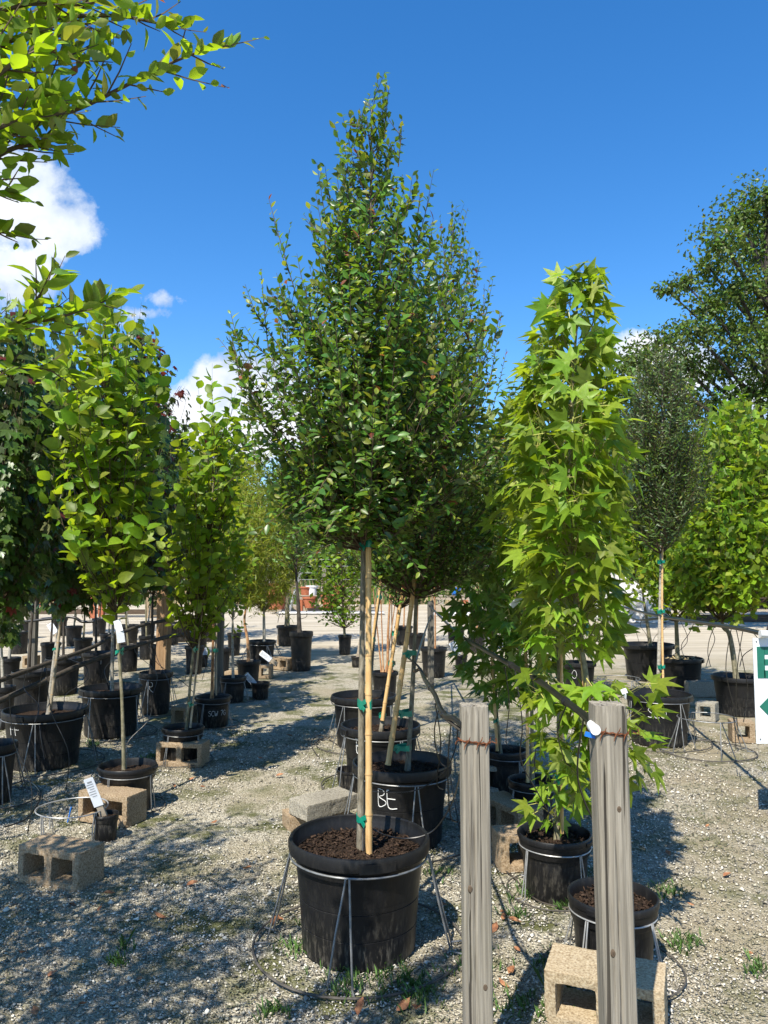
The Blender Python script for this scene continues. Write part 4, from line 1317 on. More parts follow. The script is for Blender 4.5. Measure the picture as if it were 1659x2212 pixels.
for (lb, px, py, wpx, tr, bk, top, bot, hw, sd, tx) in [
    ('elm tree with brown trunk in the pot lettered SCW 7G', 461, 1503, 76, [(458, 1502), (460, 1400), (463, 1300), (470, 1200), (478, 1110)], 'bark_copper', 1080, 1310, 50, 33, [('SCW 7G', .30, .12, .05, .0)]),
    ('slim pale-trunked elm tree in the pot with a bright leafy side shoot', 503, 1461, 56, [(504, 1461), (502, 1390), (503, 1330), (508, 1250), (512, 1180)], 'bark_pale', 1150, 1330, 36, 34, None)]:
    rt, c, Rr, tk, cr = bigelm(lb, px, py, wpx, .30, tr, .019, [(top, 8), ((top + bot) / 2, hw), (bot, hw * .5)], top, bot, 26, 60, sd, .10, [(528, 1350, 6), (520, 1362, 5), (515, 1275, 5)] if sd == 34 else [], text=tx, bark=bk)
    if sd == 33: stake(rt, gy(467, 1502, c.y - .02), gy(470, 1250, c.y - .02), .008, 7, old=True); tie(rt, gy(461, 1405, c.y), gy(468, 1405, c.y - .02), .03, .017)
    finish(rt, cr, 'big_elm', BE_, 60)
    stand(c, Rr * .965, .24, 'wire stand around the pot lettered SCW 7G' if sd == 33 else 'wire stand around the pot with the bright leafy side shoot', az0=R(-110), Rb=.27, wire=.0034, spread=.06)

# --- dark red maples
MP = ['leaf_maple', 'leaf_elm_dark', 'leaf_maple_red']
def maple(label, px, py, wpx, h, tr, r0, rows, top, bot, n, nobj, seed, text=None, size=.095, mw=(.8, .195, .005), bark='bark_pale', young=.12, style='big', st=True, lb2=None, az=-80, red_tips=()):
    root, c, Rr, tk, pts = potted(label, px, py, wpx, h, style, tr, r0, .005, bark, seed=seed, text=text, segs=40)
    Y = c.y
    z0, z1 = zpx(bot, Y), zpx(top, Y)
    cr = Crown(seed * 19)
    grow(cr, tk, z0, z1, env_px(Y, rows, z0, z1), n, 58, .2, .10, .04, size, 'droop', list(mw), young, .3, .35, .006, .3, .2)
    for (x, y) in red_tips:
        p_ = gy(x, y, Y - .1); b0 = Vector(tk(p_.z - .35)) * .45 + gy(x - 18, y + 70, Y - .05) * .55; d = p_ - b0
        cr.shoot(tuple(b0), tuple(d), d.length, .05, size * .9, 'droop', tk(p_.z), [.75, .2, .05], .004, 0, .1)
        cr.shoot(tuple(b0.lerp(p_, .86)), tuple(d), .10, .014, size * .78, 'droop', tk(p_.z), [.12, .0, .88], .002, 0, .0)
    finish(root, cr, 'maple', MP, nobj)
    if lb2: stand(c, Rr * .985, h - .07, lb2, az0=R(az), Rb=Rr + .14)
    return root, c, Rr
rt, c, Rr = maple('dark maple tree with paired pale stems in the wide pot lettered FF', 98, 1529, 174, .457, [(104, 1535), (118, 1420), (133, 1330), (147, 1240), (140, 1000), (110, 760)], .02,
    [(715, 20), (780, 80), (880, 115), (1000, 125), (1120, 125), (1220, 105), (1300, 60)], 705, 1310, 150, 300, 41, [('FF', -.82, .285, .085, .0)], lb2='wire stand around the wide pot lettered FF')
stake(rt, gy(108, 1538, c.y - .05), gy(141, 1240, c.y - .04), .013, 8, old=True)
for py, x in ((1402, 119), (1340, 128), (1247, 142)): tie(rt, gy(x + 5, py, c.y), gy(x, py, c.y - .04), .016, .022, knot=False, seed=py)
rt, c, Rr = maple('maple tree with red leaf tips in the large pot behind the FF pot', 241, 1483, 132, .457, [(242, 1488), (243, 1400), (246, 1300), (262, 1100), (282, 900), (292, 760)], .021,
    [(725, 15), (790, 60), (860, 112), (950, 138), (1060, 145), (1160, 135), (1240, 95), (1290, 50)], 720, 1290, 150, 300, 42, red_tips=((300, 730), (330, 745), (346, 758), (315, 775), (352, 800), (395, 842), (345, 868), (385, 850), (370, 915), (362, 890), (180, 705), (205, 720)), young=.25, mw=(.78, .205, .015), lb2='wire stand around the large maple pot behind the FF pot', az=-110)
maple('dark maple tree whose pot stands past the wooden stakes by the FF pot', -14, 1604, 96, .40, [(-16, 1606), (-20, 1450), (-12, 1250), (5, 1000), (20, 760)], .018,
    [(690, 15), (780, 75), (900, 120), (1050, 130), (1180, 120), (1300, 70)], 690, 1310, 140, 200, 43, lb2='wire stand around the pot past the FF pot', az=-40)
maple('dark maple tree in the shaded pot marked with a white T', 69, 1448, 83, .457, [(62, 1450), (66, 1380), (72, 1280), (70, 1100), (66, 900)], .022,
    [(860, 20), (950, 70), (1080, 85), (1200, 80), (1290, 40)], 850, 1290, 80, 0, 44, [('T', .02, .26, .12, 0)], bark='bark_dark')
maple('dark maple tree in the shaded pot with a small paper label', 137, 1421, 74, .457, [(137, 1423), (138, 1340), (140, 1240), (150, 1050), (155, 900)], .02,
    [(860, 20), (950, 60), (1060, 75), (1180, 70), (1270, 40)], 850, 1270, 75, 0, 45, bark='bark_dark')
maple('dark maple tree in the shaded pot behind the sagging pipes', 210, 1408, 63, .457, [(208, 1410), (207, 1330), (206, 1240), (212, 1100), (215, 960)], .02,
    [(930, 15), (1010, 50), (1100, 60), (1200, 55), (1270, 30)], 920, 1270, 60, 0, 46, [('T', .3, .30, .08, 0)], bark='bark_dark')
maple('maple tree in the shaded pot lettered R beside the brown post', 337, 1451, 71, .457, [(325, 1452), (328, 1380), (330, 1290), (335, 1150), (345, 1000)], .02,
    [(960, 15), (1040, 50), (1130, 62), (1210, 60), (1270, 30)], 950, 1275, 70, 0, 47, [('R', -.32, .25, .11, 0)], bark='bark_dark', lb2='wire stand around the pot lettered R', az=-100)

# smaller, farther potted trees
def simple(label, px, py, wpx, h, tr, r0, bark, rows, top, bot, n, kind, mats, mw, seed, size, style='alt', lsp=.05, twl=.2, young=0., nobj=0, pstyle='big', text=None, group='potted nursery trees', br=.006, tws=.12, twig='twig', up=.25, inner=.35, lo=None):
    root, c, Rr, tk, pts = potted(label, px, py, wpx, h, pstyle, tr, r0, .006, bark, seed=seed, segs=28, text=text, group=group, tsides=8)
    Y = c.y
    z0, z1 = zpx(bot, Y), zpx(top, Y)
    cr = Crown(seed * 23)
    grow(cr, tk, z0, z1, env_px(Y, rows, z0, z1), n, 50, twl, tws, lsp, size, style, list(mw), young, .3, inner, br, up, .2)
    finish(root, cr, kind, mats, nobj, lo, twig)
    return root, c, Rr
GD = 'small far pots of dark saplings behind the maples'
for i, (px, py, wpx, x2) in enumerate([(430, 1362, 40, 432), (370, 1350, 38, 366), (160, 1352, 36, 164), (455, 1345, 34, 450), (278, 1392, 45, 272), (278, 1349, 45, 270), (317, 1373, 34, 315), (320, 1342, 33, 326), (41, 1364, 43, 38), (394, 1344, 53, 392), (506, 1367, 30, 500), (8, 1482, 50, 4)]):
    simple(['dark sapling beside the curved reddish hose end', 'dark sapling just past the brown timber post', 'far dark sapling between the maple stems behind the sagging pipes', 'far dark sapling beyond the shaded grey post', 'dark sapling behind the broad-leaved elm stem, its pot before a second one',
            'dark sapling whose pot shows just over another pot behind the broad-leaved elm', 'dark sapling in a narrow pot close to the brown timber post', 'dark pale-stemmed sapling standing behind the narrow pot by the brown post', 'far dark sapling with a pale label propped at its pot', 'dark sapling in a wide pot between the brown post and the grey post',
            'dark sapling in a tiny pot behind the pot with the bright side shoot', 'dark sapling in a black pot beside the orange-tan block'][i], px, py, wpx, .42, [(px, py), (x2, py - 60), (x2, py - 120), (x2 + 6, py - 330)], .02, 'bark_pale' if i % 2 else 'bark_green',
           [(py - 370, 10), (py - 320, 36), (py - 240, 52), (py - 160, 50), (py - 105, 34)], py - 375, py - 100, 60, 'maple', MP, (.8, .2, 0), 60 + i, .10, 'droop', group=GD, lsp=.07)
for i, (px, py, wpx, hw) in enumerate([(20, 1420, 48, 50), (110, 1388, 42, 48), (180, 1378, 40, 46), (235, 1368, 38, 44), (345, 1392, 44, 46), (60, 1340, 34, 44), (130, 1336, 32, 42), (215, 1336, 32, 42), (420, 1395, 40, 42), (480, 1400, 36, 34), (360, 1336, 30, 40), (470, 1338, 28, 40)]):
    simple('dark-trunked maple sapling crowded into the shaded far rows', px, py, wpx, .42, [(px, py), (px + 3, py - 60), (px - 2, py - 130), (px + 4, py - 330)], .022, ['bark_pale', 'bark_dark', 'bark_green'][i % 3],
           [(py - 380, 10), (py - 320, hw * .7), (py - 240, hw), (py - 150, hw), (py - 85, hw * .6)], py - 385, py - 80, 55, 'maple', MP, (.75, .25, 0), 120 + i, .105, 'droop', group='saplings of the shaded far rows', lsp=.075)
# corkscrew willows
WL = ['leaf_willow', 'leaf_ginkgo', 'leaf_big_elm']
rt, c, Rr = simple('yellow-green corkscrew willow in the low black pot by the path', 566, 1383, 60, .40, [(571, 1378), (570, 1330), (569, 1250), (560, 1150), (556, 1040)], .03, 'bark_pale',
    [(1000, 30), (1060, 72), (1130, 92), (1200, 95), (1260, 75), (1310, 36)], 1005, 1315, 190, 'willow', WL, (.8, .15, .05), 71, .10, 'any', .0145, .34, twig='twig_green', up=-.45)
stand(c, Rr * .985, .33, 'wire stand around the corkscrew willow pot', az0=R(-60), Rb=.5, wire=.006)
simple('corkscrew willow with wavy copper trunk in the pot among tan blocks', 537, 1427, 52, .36, [(537, 1427), (535, 1385), (528, 1340), (534, 1290), (527, 1240), (530, 1150)], .026, 'bark_copper',
    [(1090, 10), (1140, 50), (1200, 62), (1260, 45), (1300, 20)], 1085, 1305, 110, 'willow', WL, (.8, .15, .05), 72, .10, 'any', .018, .3, twig='twig_green', up=-.45)
rt, c, Rr = simple('tree with stout dark trunk in the rear pot beside a tan block', 622, 1351, 50, .42, [(620, 1351), (621, 1290), (620, 1240), (618, 1160), (620, 1050)], .06, 'bark_green',
    [(1010, 20), (1060, 55), (1120, 66), (1180, 60), (1230, 35)], 1000, 1240, 70, 'elm', ['leaf_elm_dark', 'leaf_elm', 'leaf_maple'], (.5, .3, .2), 73, .13, lsp=.06, twl=.35, lo='elm_lo')
simple('slender tree in the big black pot with the sagging rim', 651, 1364, 51, .62, [(648, 1368), (644, 1300), (640, 1240), (642, 1150)], .045, 'bark_dark',
    [(1060, 20), (1120, 50), (1180, 50), (1230, 25)], 1050, 1235, 40, 'elm', ['leaf_elm', 'leaf_elm_dark'], (.6, .4), 74, .12, lsp=.06, twl=.3, lo='elm_lo')
simple('loose light green tree standing past the gravel path', 745, 1372, 30, .36, [(745, 1372), (742, 1330), (738, 1270), (736, 1180)], .03, 'bark_green',
    [(1130, 20), (1190, 58), (1250, 66), (1310, 60), (1350, 30)], 1125, 1352, 120, 'elm', ['leaf_big_elm', 'leaf_elm', 'leaf_big_elm_light'], (.5, .3, .2), 75, .12, lsp=.07, twl=.3, lo='elm_lo')
# crape myrtle stems in the middle row
root, c, Rr, tk, pts = potted('multi-stemmed tree with coppery peeling stems behind the elm pots', 831, 1450, 58, .36, 'big', [(838, 1452), (838, 1380), (842, 1300), (848, 1200), (850, 1050)], .02, .006, 'bark_copper', seed=76, segs=28)
for k, (x0, x1) in enumerate([(828, 822), (833, 858), (843, 864), (824, 806), (847, 846)]):
    trunk_mesh(root, [gy(x0, 1452, c.y + .02 * k - .05), gy((x0 * 2 + x1) / 3, 1390, c.y + .02 * k), gy(x1, 1270, c.y)], .012, .006, 'bark_copper', 7, seed=k, name='stem')
cr = Crown(760)
grow(cr, tk, zpx(1260, c.y), zpx(1000, c.y), [(0, .3), (.4, .55), (1, .1)], 40, 55, .25, .12, .05, .07, 'alt', [.6, .4, 0, 0])
finish(root, cr, 'elm', ELM, 0, 'elm_lo')
simple('young tree in the grey-rimmed pot behind the slim dark post', 937, 1398, 58, .44, [(940, 1398), (940, 1330), (938, 1260), (936, 1150)], .016, 'bark_copper',
    [(1080, 10), (1150, 40), (1220, 45), (1280, 25)], 1080, 1300, 34, 'elm', ELM, EW, 77, .075, lsp=.05, lo='elm_lo')
GM = 'potted saplings in the shade behind the elms'
for i, (px, py) in enumerate([(900, 1368), (872, 1352), (985, 1355), (1030, 1365)]):
    simple('slim sapling with tan stem in the shade behind the elm pots', px, py, 40, .40, [(px, py), (px + 2, py - 50), (px + 4, py - 110), (px + 6, py - 200)], .02, 'bark_copper',
           [(py - 300, 10), (py - 220, 42), (py - 140, 48), (py - 75, 30)], py - 305, py - 70, 60, 'elm', ELM, EW, 78 + i, .10, lsp=.055, group=GM, lo='elm_lo')

# --- live oak, ginkgos
OK = ['leaf_oak', 'leaf_wood', 'leaf_elm_young']
rt, c, Rr, tk, pts = potted('dark small-leaved oak with white trunk in the pot lettered SLO', 1421, 1496, 141, .457, 'big', [(1421, 1497), (1424, 1400), (1426, 1300), (1428, 1180), (1430, 1000), (1432, 780)], .022, .006, 'bark_pale', seed=51, text=[('SLO', -.04, .27, .085, .03)])
Y = c.y; z0, z1 = zpx(1185, Y), zpx(775, Y)
cr = Crown(51)
grow(cr, tk, z0, z1, env_px(Y, [(775, 16), (820, 48), (880, 72), (950, 86), (1020, 90), (1090, 88), (1150, 60), (1185, 26)], z0, z1), 290, 42, .18, .06, .018, .062, 'alt', [.80, .18, .02], .1, .3, .35, .005, .3, .35)
stake(rt, gy(1433, 1497, Y - .05), gy(1431, 1180, Y - .04), .0115, 8)
for py in (1440, 1321, 1214): tie(rt, gy(1424, py, Y), gy(1432, py, Y - .045), .028, .022, seed=py)
finish(rt, cr, 'narrow', OK, 250)
stand(c, Rr * .985, .40, 'wire stand around the pot lettered SLO', az0=R(-70), Rb=.46)
GK = ['leaf_ginkgo', 'leaf_ginkgo_dark', 'leaf_willow']
for (lb, px, py, wpx, h, tr, rows, top, bot, n, sd, no) in [
    ('ginkgo tree in the rear pot before the plastic-wrapped pile', 1399, 1390, 111, .52, [(1406, 1390), (1396, 1330), (1388, 1270), (1385, 1150)], [(1030, 20), (1080, 50), (1150, 62), (1220, 56), (1258, 30)], 1020, 1258, 90, 52, 100),
    ('ginkgo tree in the pot filled with straw-coloured mulch', 1471, 1420, 92, .457, [(1464, 1418), (1461, 1350), (1459, 1300), (1465, 1150), (1470, 1000)], [(930, 15), (1000, 50), (1100, 72), (1200, 78), (1290, 66), (1340, 30)], 925, 1335, 130, 53, 200),
    ('ginkgo tree with bent trunk in the pot behind the arrow sign', 1598, 1459, 116, .42, [(1591, 1460), (1577, 1375), (1561, 1350), (1562, 1290), (1575, 1150), (1590, 980)], [(900, 20), (970, 70), (1060, 105), (1150, 118), (1240, 112), (1300, 85), (1340, 40)], 895, 1335, 190, 54, 300),
    ('ginkgo tree half out past the arrow sign', 1730, 1440, 105, .45, [(1730, 1440), (1728, 1340), (1725, 1200), (1720, 1000)], [(930, 20), (1020, 80), (1120, 100), (1220, 100), (1300, 60)], 925, 1310, 120, 55, 60)]:
    rt, c, Rr = simple(lb, px, py, wpx, h, tr, .035, 'bark_green', rows, top, bot, n, 'fan', GK, (.64, .28, .08), sd, .12, 'any', .04, .25, nobj=no, tws=.085)
    if sd == 53:
        rg = np.random.default_rng(3)
        mb = MB()
        for k in range(60):
            a = rg.uniform(0, 6.28); q = Rr * .8 * rg.random() ** .5; b_ = rg.uniform(0, 3.14)
            p_ = Vector((c.x + math.cos(a) * q, c.y + math.sin(a) * q, h * .87 + rg.uniform(0, .05)))
            mb.bar(p_, p_ + Vector((math.cos(b_) * .09, math.sin(b_) * .09, rg.uniform(-.02, .03))), .02, .004)
        mb.build('straw_mulch', 'straw', rt, smooth=False, kind='stuff')
simple('sweetgum sapling in the pot lettered O behind the bright sweetgums', 1250, 1429, 72, .44, [(1255, 1432), (1250, 1370), (1248, 1300), (1245, 1200)], .018, 'bark_green',
    [(1150, 10), (1220, 40), (1300, 46), (1370, 25)], 1140, 1380, 26, 'gum', GUM, (.7, .28, .02), 56, .12, 'hang', .06, text=[('O', -.3, .25, .1, 0)])

# --- the tree whose branches hang in over the viewer's side
OV = ['leaf_over', 'leaf_elm_young', 'leaf_elm', 'leaf_bronze']
OW = [.74, .18, .075, .005]
c = Vector((-1.95, 1.4, 0))
root = thing('potted_tree', c, 'elm tree leaning in close with long leafy branches reaching across the sky', 'tree', 'potted nursery trees')
build_pot(root, c, .30, .457, 'big', 40, 90)
trp = [Vector((-1.95, 1.4, .38)), Vector((-1.94, 1.4, 1.2)), Vector((-1.9, 1.4, 2.2)), Vector((-1.85, 1.4, 3.2)), Vector((-1.83, 1.4, 3.7))]
trunk_mesh(root, trp, .024, .006, 'bark_grey', 10)
tk = curve_at([tuple(p) for p in trp])
cr = Crown(90)
grow(cr, tk, 1.75, 3.6, [(0, .3), (.25, .72), (.6, .62), (1, .1)], 120, 42, .2, .085, .032, .066, 'alt', OW, .3, .25, .4, .006, .25, .2)
def limb(px_pts, sub=5, r0=.007, tw=9, ln=.20, lz=.062):
    K = .79
    lz *= .80; ln *= .85
    q0 = [gy(x, y, d * K) for x, y, d in px_pts]
    b0 = Vector(tk(max(1.2, q0[0].z - .75)))
    cr.tw.tube(catmull([b0, b0.lerp(q0[0], .55) + Vector((0, 0, -.05)), q0[0]], 4), [r0 * 1.5 - .3 * r0 * i / 8 for i in range(9)], 6, caps=False)
    P = catmull(q0, sub)
    cr.tw.tube(P, [r0 * (1 - .75 * i / (len(P) - 1)) for i in range(len(P))], 6, caps=False)
    n = len(P)
    for i in range(n - 1):
        d = P[i + 1] - P[i]
        cr.shoot(tuple(P[i]), tuple(d), d.length, .020, lz, 'alt', tk(P[i].z), OW, .001, 0, 0, tube=False)
    tw = int(tw * 1.2)
    for k in range(tw):
        q = (k + .6) / tw * .93
        i = int(q * (n - 1)); p_ = P[i]
        d = (P[min(i + 1, n - 1)] - P[i]).normalized()
        s = 1 if k % 2 else -1
        dd = d * .8 + Vector((0, .25 * cr.r.normal(), .45 * s + .02)) + Vector((0, cr.r.normal() * .3, 0))
        cr.shoot(tuple(p_), tuple(dd), ln * cr.r.uniform(.5, 1.1) * (1 - .45 * q), .021, lz, 'alt', tk(p_.z), OW, .0022, .5, .1)
    d = P[-1] - P[-2]
    cr.shoot(tuple(P[-1]), tuple(d), .07, .02, lz * .75, 'alt', tk(P[-1].z), [.4, .5, .05, .05], .0015, .5, .1)
limb([(-260, 420, 1.6), (-60, 330, 1.75), (60, 275, 1.85), (130, 248, 1.9), (185, 228, 1.92), (262, 190, 1.95), (340, 150, 2.0), (430, 112, 2.02), (505, 96, 2.05)], tw=15, ln=.24)
limb([(-200, 200, 1.6), (-20, 60, 1.75), (60, 48, 1.8), (150, 36, 1.85), (250, 34, 1.88), (330, 48, 1.9), (372, 58, 1.92)], tw=11, ln=.18)
limb([(-200, 150, 1.7), (0, 56, 1.8), (100, 58, 1.85), (200, 50, 1.9)], tw=8, ln=.16)
limb([(-220, 420, 1.6), (-80, 240, 1.7), (0, 180, 1.75), (70, 140, 1.8), (150, 118, 1.85), (210, 95, 1.9)], tw=12, ln=.2)
limb([(-240, 500, 1.6), (-60, 370, 1.7), (30, 320, 1.78), (90, 312, 1.8), (120, 300, 1.85)], tw=10, ln=.16)
limb([(-240, 460, 1.55), (-80, 300, 1.65), (20, 230, 1.7), (70, 215, 1.72), (110, 200, 1.75)], tw=10, ln=.18)
limb([(-240, 200, 1.5), (-90, 60, 1.6), (10, 20, 1.65), (90, 5, 1.7), (180, 10, 1.75), (240, -10, 1.8)], tw=10, ln=.16)
limb([(-240, 380, 1.45), (-90, 230, 1.55), (10, 150, 1.6), (80, 110, 1.62), (140, 85, 1.65)], tw=10, ln=.18)
limb([(-240, 430, 1.5), (-90, 320, 1.6), (10, 270, 1.65), (60, 255, 1.7), (105, 250, 1.72)], tw=9, ln=.15)
limb([(-240, 300, 1.55), (-90, 150, 1.65), (0, 100, 1.7), (60, 70, 1.72), (120, 20, 1.75)], tw=10, ln=.18)
limb([(-220, 600, 1.7), (-90, 440, 1.8), (-15, 415, 1.85), (15, 420, 1.88)], tw=5, ln=.10)
limb([(-220, 640, 1.7), (-80, 510, 1.8), (-10, 500, 1.85), (30, 508, 1.88)], tw=5, ln=.09)
limb([(-260, 900, 1.9), (-80, 750, 2.1), (30, 700, 2.2), (110, 690, 2.25), (190, 665, 2.3), (240, 645, 2.35)], tw=11, ln=.20, lz=.078)
limb([(-260, 880, 1.9), (-60, 760, 2.1), (40, 690, 2.2), (85, 640, 2.22), (115, 600, 2.25)], tw=9, ln=.18, lz=.078)
limb([(-220, 900, 1.9), (-60, 830, 2.1), (40, 795, 2.2), (110, 800, 2.25), (150, 810, 2.3)], tw=7, ln=.14, lz=.066)
finish(root, cr, 'elm', OV, 300)

# two more trees of the same row, out of view: their shade lies on the gravel and the maples
for k, (x, y, lb) in enumerate([(-2.35, 2.35, 'elm tree of the near row shading the tan blocks'), (-3.3, 3.9, 'elm tree of the near row shading the maples')]):
    c = Vector((x, y, 0))
    root = thing('potted_tree', c, lb, 'tree', 'potted nursery trees')
    build_pot(root, c, .30, .457, 'big', 28, 93 + k)
    trp = [Vector((x, y, .38)), Vector((x + .03, y, 1.5)), Vector((x, y + .03, 2.6)), Vector((x, y, 3.5))]
    trunk_mesh(root, trp, .024, .006, 'bark_grey', 8)
    cr = Crown(93 + k)
    grow(cr, curve_at([tuple(p) for p in trp]), 1.5, 3.5, [(0, .3), (.25, .72), (.6, .6), (1, .1)], 88, 42, .22, .085, .034, .076, 'alt', OW, 0, .25, .4, .006, .25, .2)
    finish(root, cr, 'elm', OV, 0, 'elm_lo')

# ------------------------------------------------------------------ irrigation pipes and drip tubes
GP = 'black irrigation pipes strung between the posts'
def pipe(pts, r, label, mat='hose', joints=()):
    root_pts = [gy(*p) for p in pts]
    P = catmull(root_pts, 8)
    mb = MB(); mb.tube(P, r, 10)
    a = root_pts[0]
    root = thing('irrigation_pipe', (a.x, a.y, 0), label, 'pipe', GP)
    mb.build('pipe', mat, root)
    for q in joints:
        i = int(q * (len(P) - 1)); i = min(max(i, 1), len(P) - 2)
        j = MB(); d = (P[i + 1] - P[i - 1]).normalized()
        j.tube([P[i] - d * .02, P[i] - d * .014, P[i] + d * .014, P[i] + d * .02], [r * 1.05, r * 1.35, r * 1.35, r * 1.05], 10)
        j.build('coupling', mat, root)
    return root, P
rt, P = pipe([(1283, 1572, 2.33), (1262, 1545, 2.5), (1215, 1510, 2.8), (1160, 1468, 3.25), (1110, 1440, 3.7), (1068, 1416, 4.2), (1040, 1400, 4.8), (985, 1365, 6.6), (931, 1312, 10.4)], .0125, 'thick black pipe running to the leaning post with a white fitting', joints=(.24, .52))
d = (P[1] - P[0]).normalized()
mb = MB(); mb.tube([P[0] - d * .03, P[0] - d * .01, P[0] + d * .03, P[0] + d * .045], [.015, .017, .017, .013], 12); mb.build('white_fitting', 'white_plastic', rt)
mb = MB(); q = gy(1276, 1588, 2.32); mb.box(q, (.034, .006, .014), Matrix.Rotation(.25, 3, 'Y')); mb.build('blue_tag', 'blue_plastic', rt)
rt, P = pipe([(998, 1566, 2.46), (978, 1552, 2.55), (962, 1548, 2.65), (950, 1528, 2.8), (938, 1498, 3.1), (918, 1468, 3.6), (908, 1446, 4.3), (898, 1428, 5.2), (930, 1330, 10.3)], .0095, 'kinked grey-black pipe running to the post beside the big pot', joints=(.3, .55))
pipe([(996, 1577, 2.47), (972, 1560, 2.58), (958, 1545, 2.7), (944, 1512, 2.95), (925, 1478, 3.4), (904, 1440, 4.35), (880, 1420, 5.2)], .006, 'thin dusty pipe twisted along the kinked pipe', 'hose_dusty')
pipe([(1648, 1369, 4.95), (1600, 1358, 5.4), (1540, 1349, 6.2), (1480, 1340, 7.2), (1420, 1330, 8.6), (1370, 1318, 10.), (1335, 1308, 11.)], .016, 'black pipe with cable ties running to the arrow sign')
pipe([(1440, 1334, 8.2), (1400, 1338, 8.8), (1372, 1338, 9.4), (1345, 1324, 10.2)], .011, 'short looped pipe slung under the black pipe by the oak')
q = gy(1652, 1369, 4.93); mb = MB(); mb.tube([q + Vector((-.03, 0, 0)), q + Vector((.04, 0, -.004))], .024, 10); tag(mb.build('pipe_fitting', 'white_plastic'), 'white pipe fitting above the arrow sign', 'fitting')
pipe([(-40, 1488, 5.6), (0, 1470, 6.0), (100, 1434, 6.8), (200, 1398, 7.8), (245, 1372, 8.3), (260, 1368, 8.5), (310, 1350, 8.9), (390, 1334, 9.4)], .020, 'upper dusty pipe sagging in front of the maple pots', 'hose_dusty', joints=(.35, .6))
pipe([(-40, 1534, 5.6), (0, 1514, 6.0), (100, 1470, 6.7), (180, 1434, 7.3), (270, 1402, 8.2), (330, 1384, 8.8), (372, 1374, 9.2), (420, 1370, 9.6)], .024, 'lower dusty pipe sagging in front of the maple pots', 'hose_dusty', joints=(.3, .55))
pipe([(-20, 1345, 12.), (60, 1342, 12.), (150, 1333, 12.), (178, 1343, 12.), (210, 1342, 12.)], .022, 'far black pipe passing behind the maple trunks')
GT = 'thin black drip tubes to the pots'
def drip(label, pts, r=.0028, mat='hose'):
    return hose('drip_tube', [gy(*p) if len(p) == 3 else gz(p[0], p[1]) for p in pts], r, label, 'drip tube', mat, 6, 5, GT)
y1 = C1.y
drip('thin tube looping over the rim into the largest front pot', [(784, 1838, y1 - .1), (784, 1800, y1 - .06), (792, 1786, y1 - .02), (830, 1803, y1 - .02), (868, 1811, y1 + .02), (912, 1806, y1 + .02), (945, 1785, y1), (978, 1730, y1 - .1), (995, 1665, y1 - .4), (1000, 1600, 2.6), (998, 1575, 2.5)], .0032)
drip('thin tube hanging in a slack arc across the BE pot', [(800, 1710, 4.33), (850, 1712, 4.3), (895, 1708, 4.3), (935, 1688, 4.3), (968, 1655, 4.2), (985, 1610, 3.9), (990, 1560, 2.8)], .0036)
for k, (x, y0_, y1_, Y, b) in enumerate([(940, 1520, 1690, 3.4, 12), (975, 1556, 1760, 2.9, -8), (952, 1520, 1640, 3.2, -14), (1090, 1440, 1600, 3.9, 10), (1150, 1470, 1650, 3.4, 14), (1225, 1520, 1640, 2.8, -20)]):
    drip('thin black tube hanging from the pipe between the grey posts', [(x, y0_, Y), (x + b, (y0_ + y1_) / 2, Y + .1), (x + b * .3, y1_, Y + .3), (x + b * .3 + 14, y1_ + 16, Y + .3)])
drip('thin tube dropping past the leaves into the small round sweetgum pot', [(1112, 1445, 3.6), (1128, 1560, 3.6), (1125, 1640, 3.65), (1160, 1710, 3.7), (1190, 1765, 3.75), (1203, 1812, 3.75)], .003)
drip('pale-edged tube dropping beside the leaning post to the sweetgum trunk', [(1262, 1546, 2.5), (1250, 1620, 2.7), (1248, 1680, 2.8), (1262, 1730, 2.9), (1285, 1780, 3.0), (1300, 1820, 3.06)], .0034)
for k, (x, y0_, x1, y1_, Y) in enumerate([(1395, 1328, 1402, 1392, 9.3), (1425, 1334, 1408, 1392, 9.2), (1370, 1322, 1380, 1388, 10.2), (1470, 1342, 1424, 1480, 7.3), (1500, 1344, 1478, 1420, 6.9), (1530, 1349, 1525, 1440, 6.4), (1545, 1350, 1535, 1440, 6.3), (1590, 1358, 1606, 1560, 5.6), (1605, 1360, 1596, 1600, 5.5), (1625, 1364, 1598, 1440, 5.3), (1580, 1356, 1590, 1620, 5.7)]):
    drip('thin black tube hanging from the pipe by the oak and ginkgo pots', [(x, y0_, Y), (x + (14 if k % 2 else -12), (y0_ * 2 + y1_) / 3, Y + .15), (x1 + (9 if k % 2 else -6), (y0_ + 2 * y1_) / 3, Y + .3), (x1, y1_, Y + .3)], .0032)
for k, (x, y0_, x1, y1_, Y) in enumerate([(92, 1440, 96, 1640, 6.3), (100, 1440, 140, 1720, 5.9), (60, 1450, 75, 1560, 6.3), (240, 1380, 236, 1480, 8.0), (300, 1360, 330, 1500, 8.4), (322, 1350, 410, 1570, 8.0), (345, 1360, 372, 1520, 8.6), (412, 1340, 400, 1470, 9.), (425, 1340, 436, 1470, 9.), (180, 1430, 150, 1540, 7.), (130, 1380, 178, 1470, 7.4), (20, 1500, 60, 1800, 4.9), (330, 1500, 285, 1660, 6.)]):
    drip('thin black tube hanging from the sagging pipes by the maple pots', [(x, y0_, Y), (x + (10 if k % 2 else -8), (y0_ * 2 + y1_) / 3, Y), (x1 + (8 if k % 3 else -10), (y0_ + 2 * y1_) / 3, Y - .1), (x1, y1_, Y - .15)], .0032)
for k, (x, y0_, x1, y1_) in enumerate([(610, 1270, 600, 1345), (607, 1275, 618, 1352), (655, 1300, 640, 1360)]):
    drip('thin black tube hanging by the rear pots past the path', [(x, y0_, 15.), (x + 8, y0_ + 30, 15.), (x1 + 5, y1_ - 20, 15.), (x1, y1_, 15.)], .006)
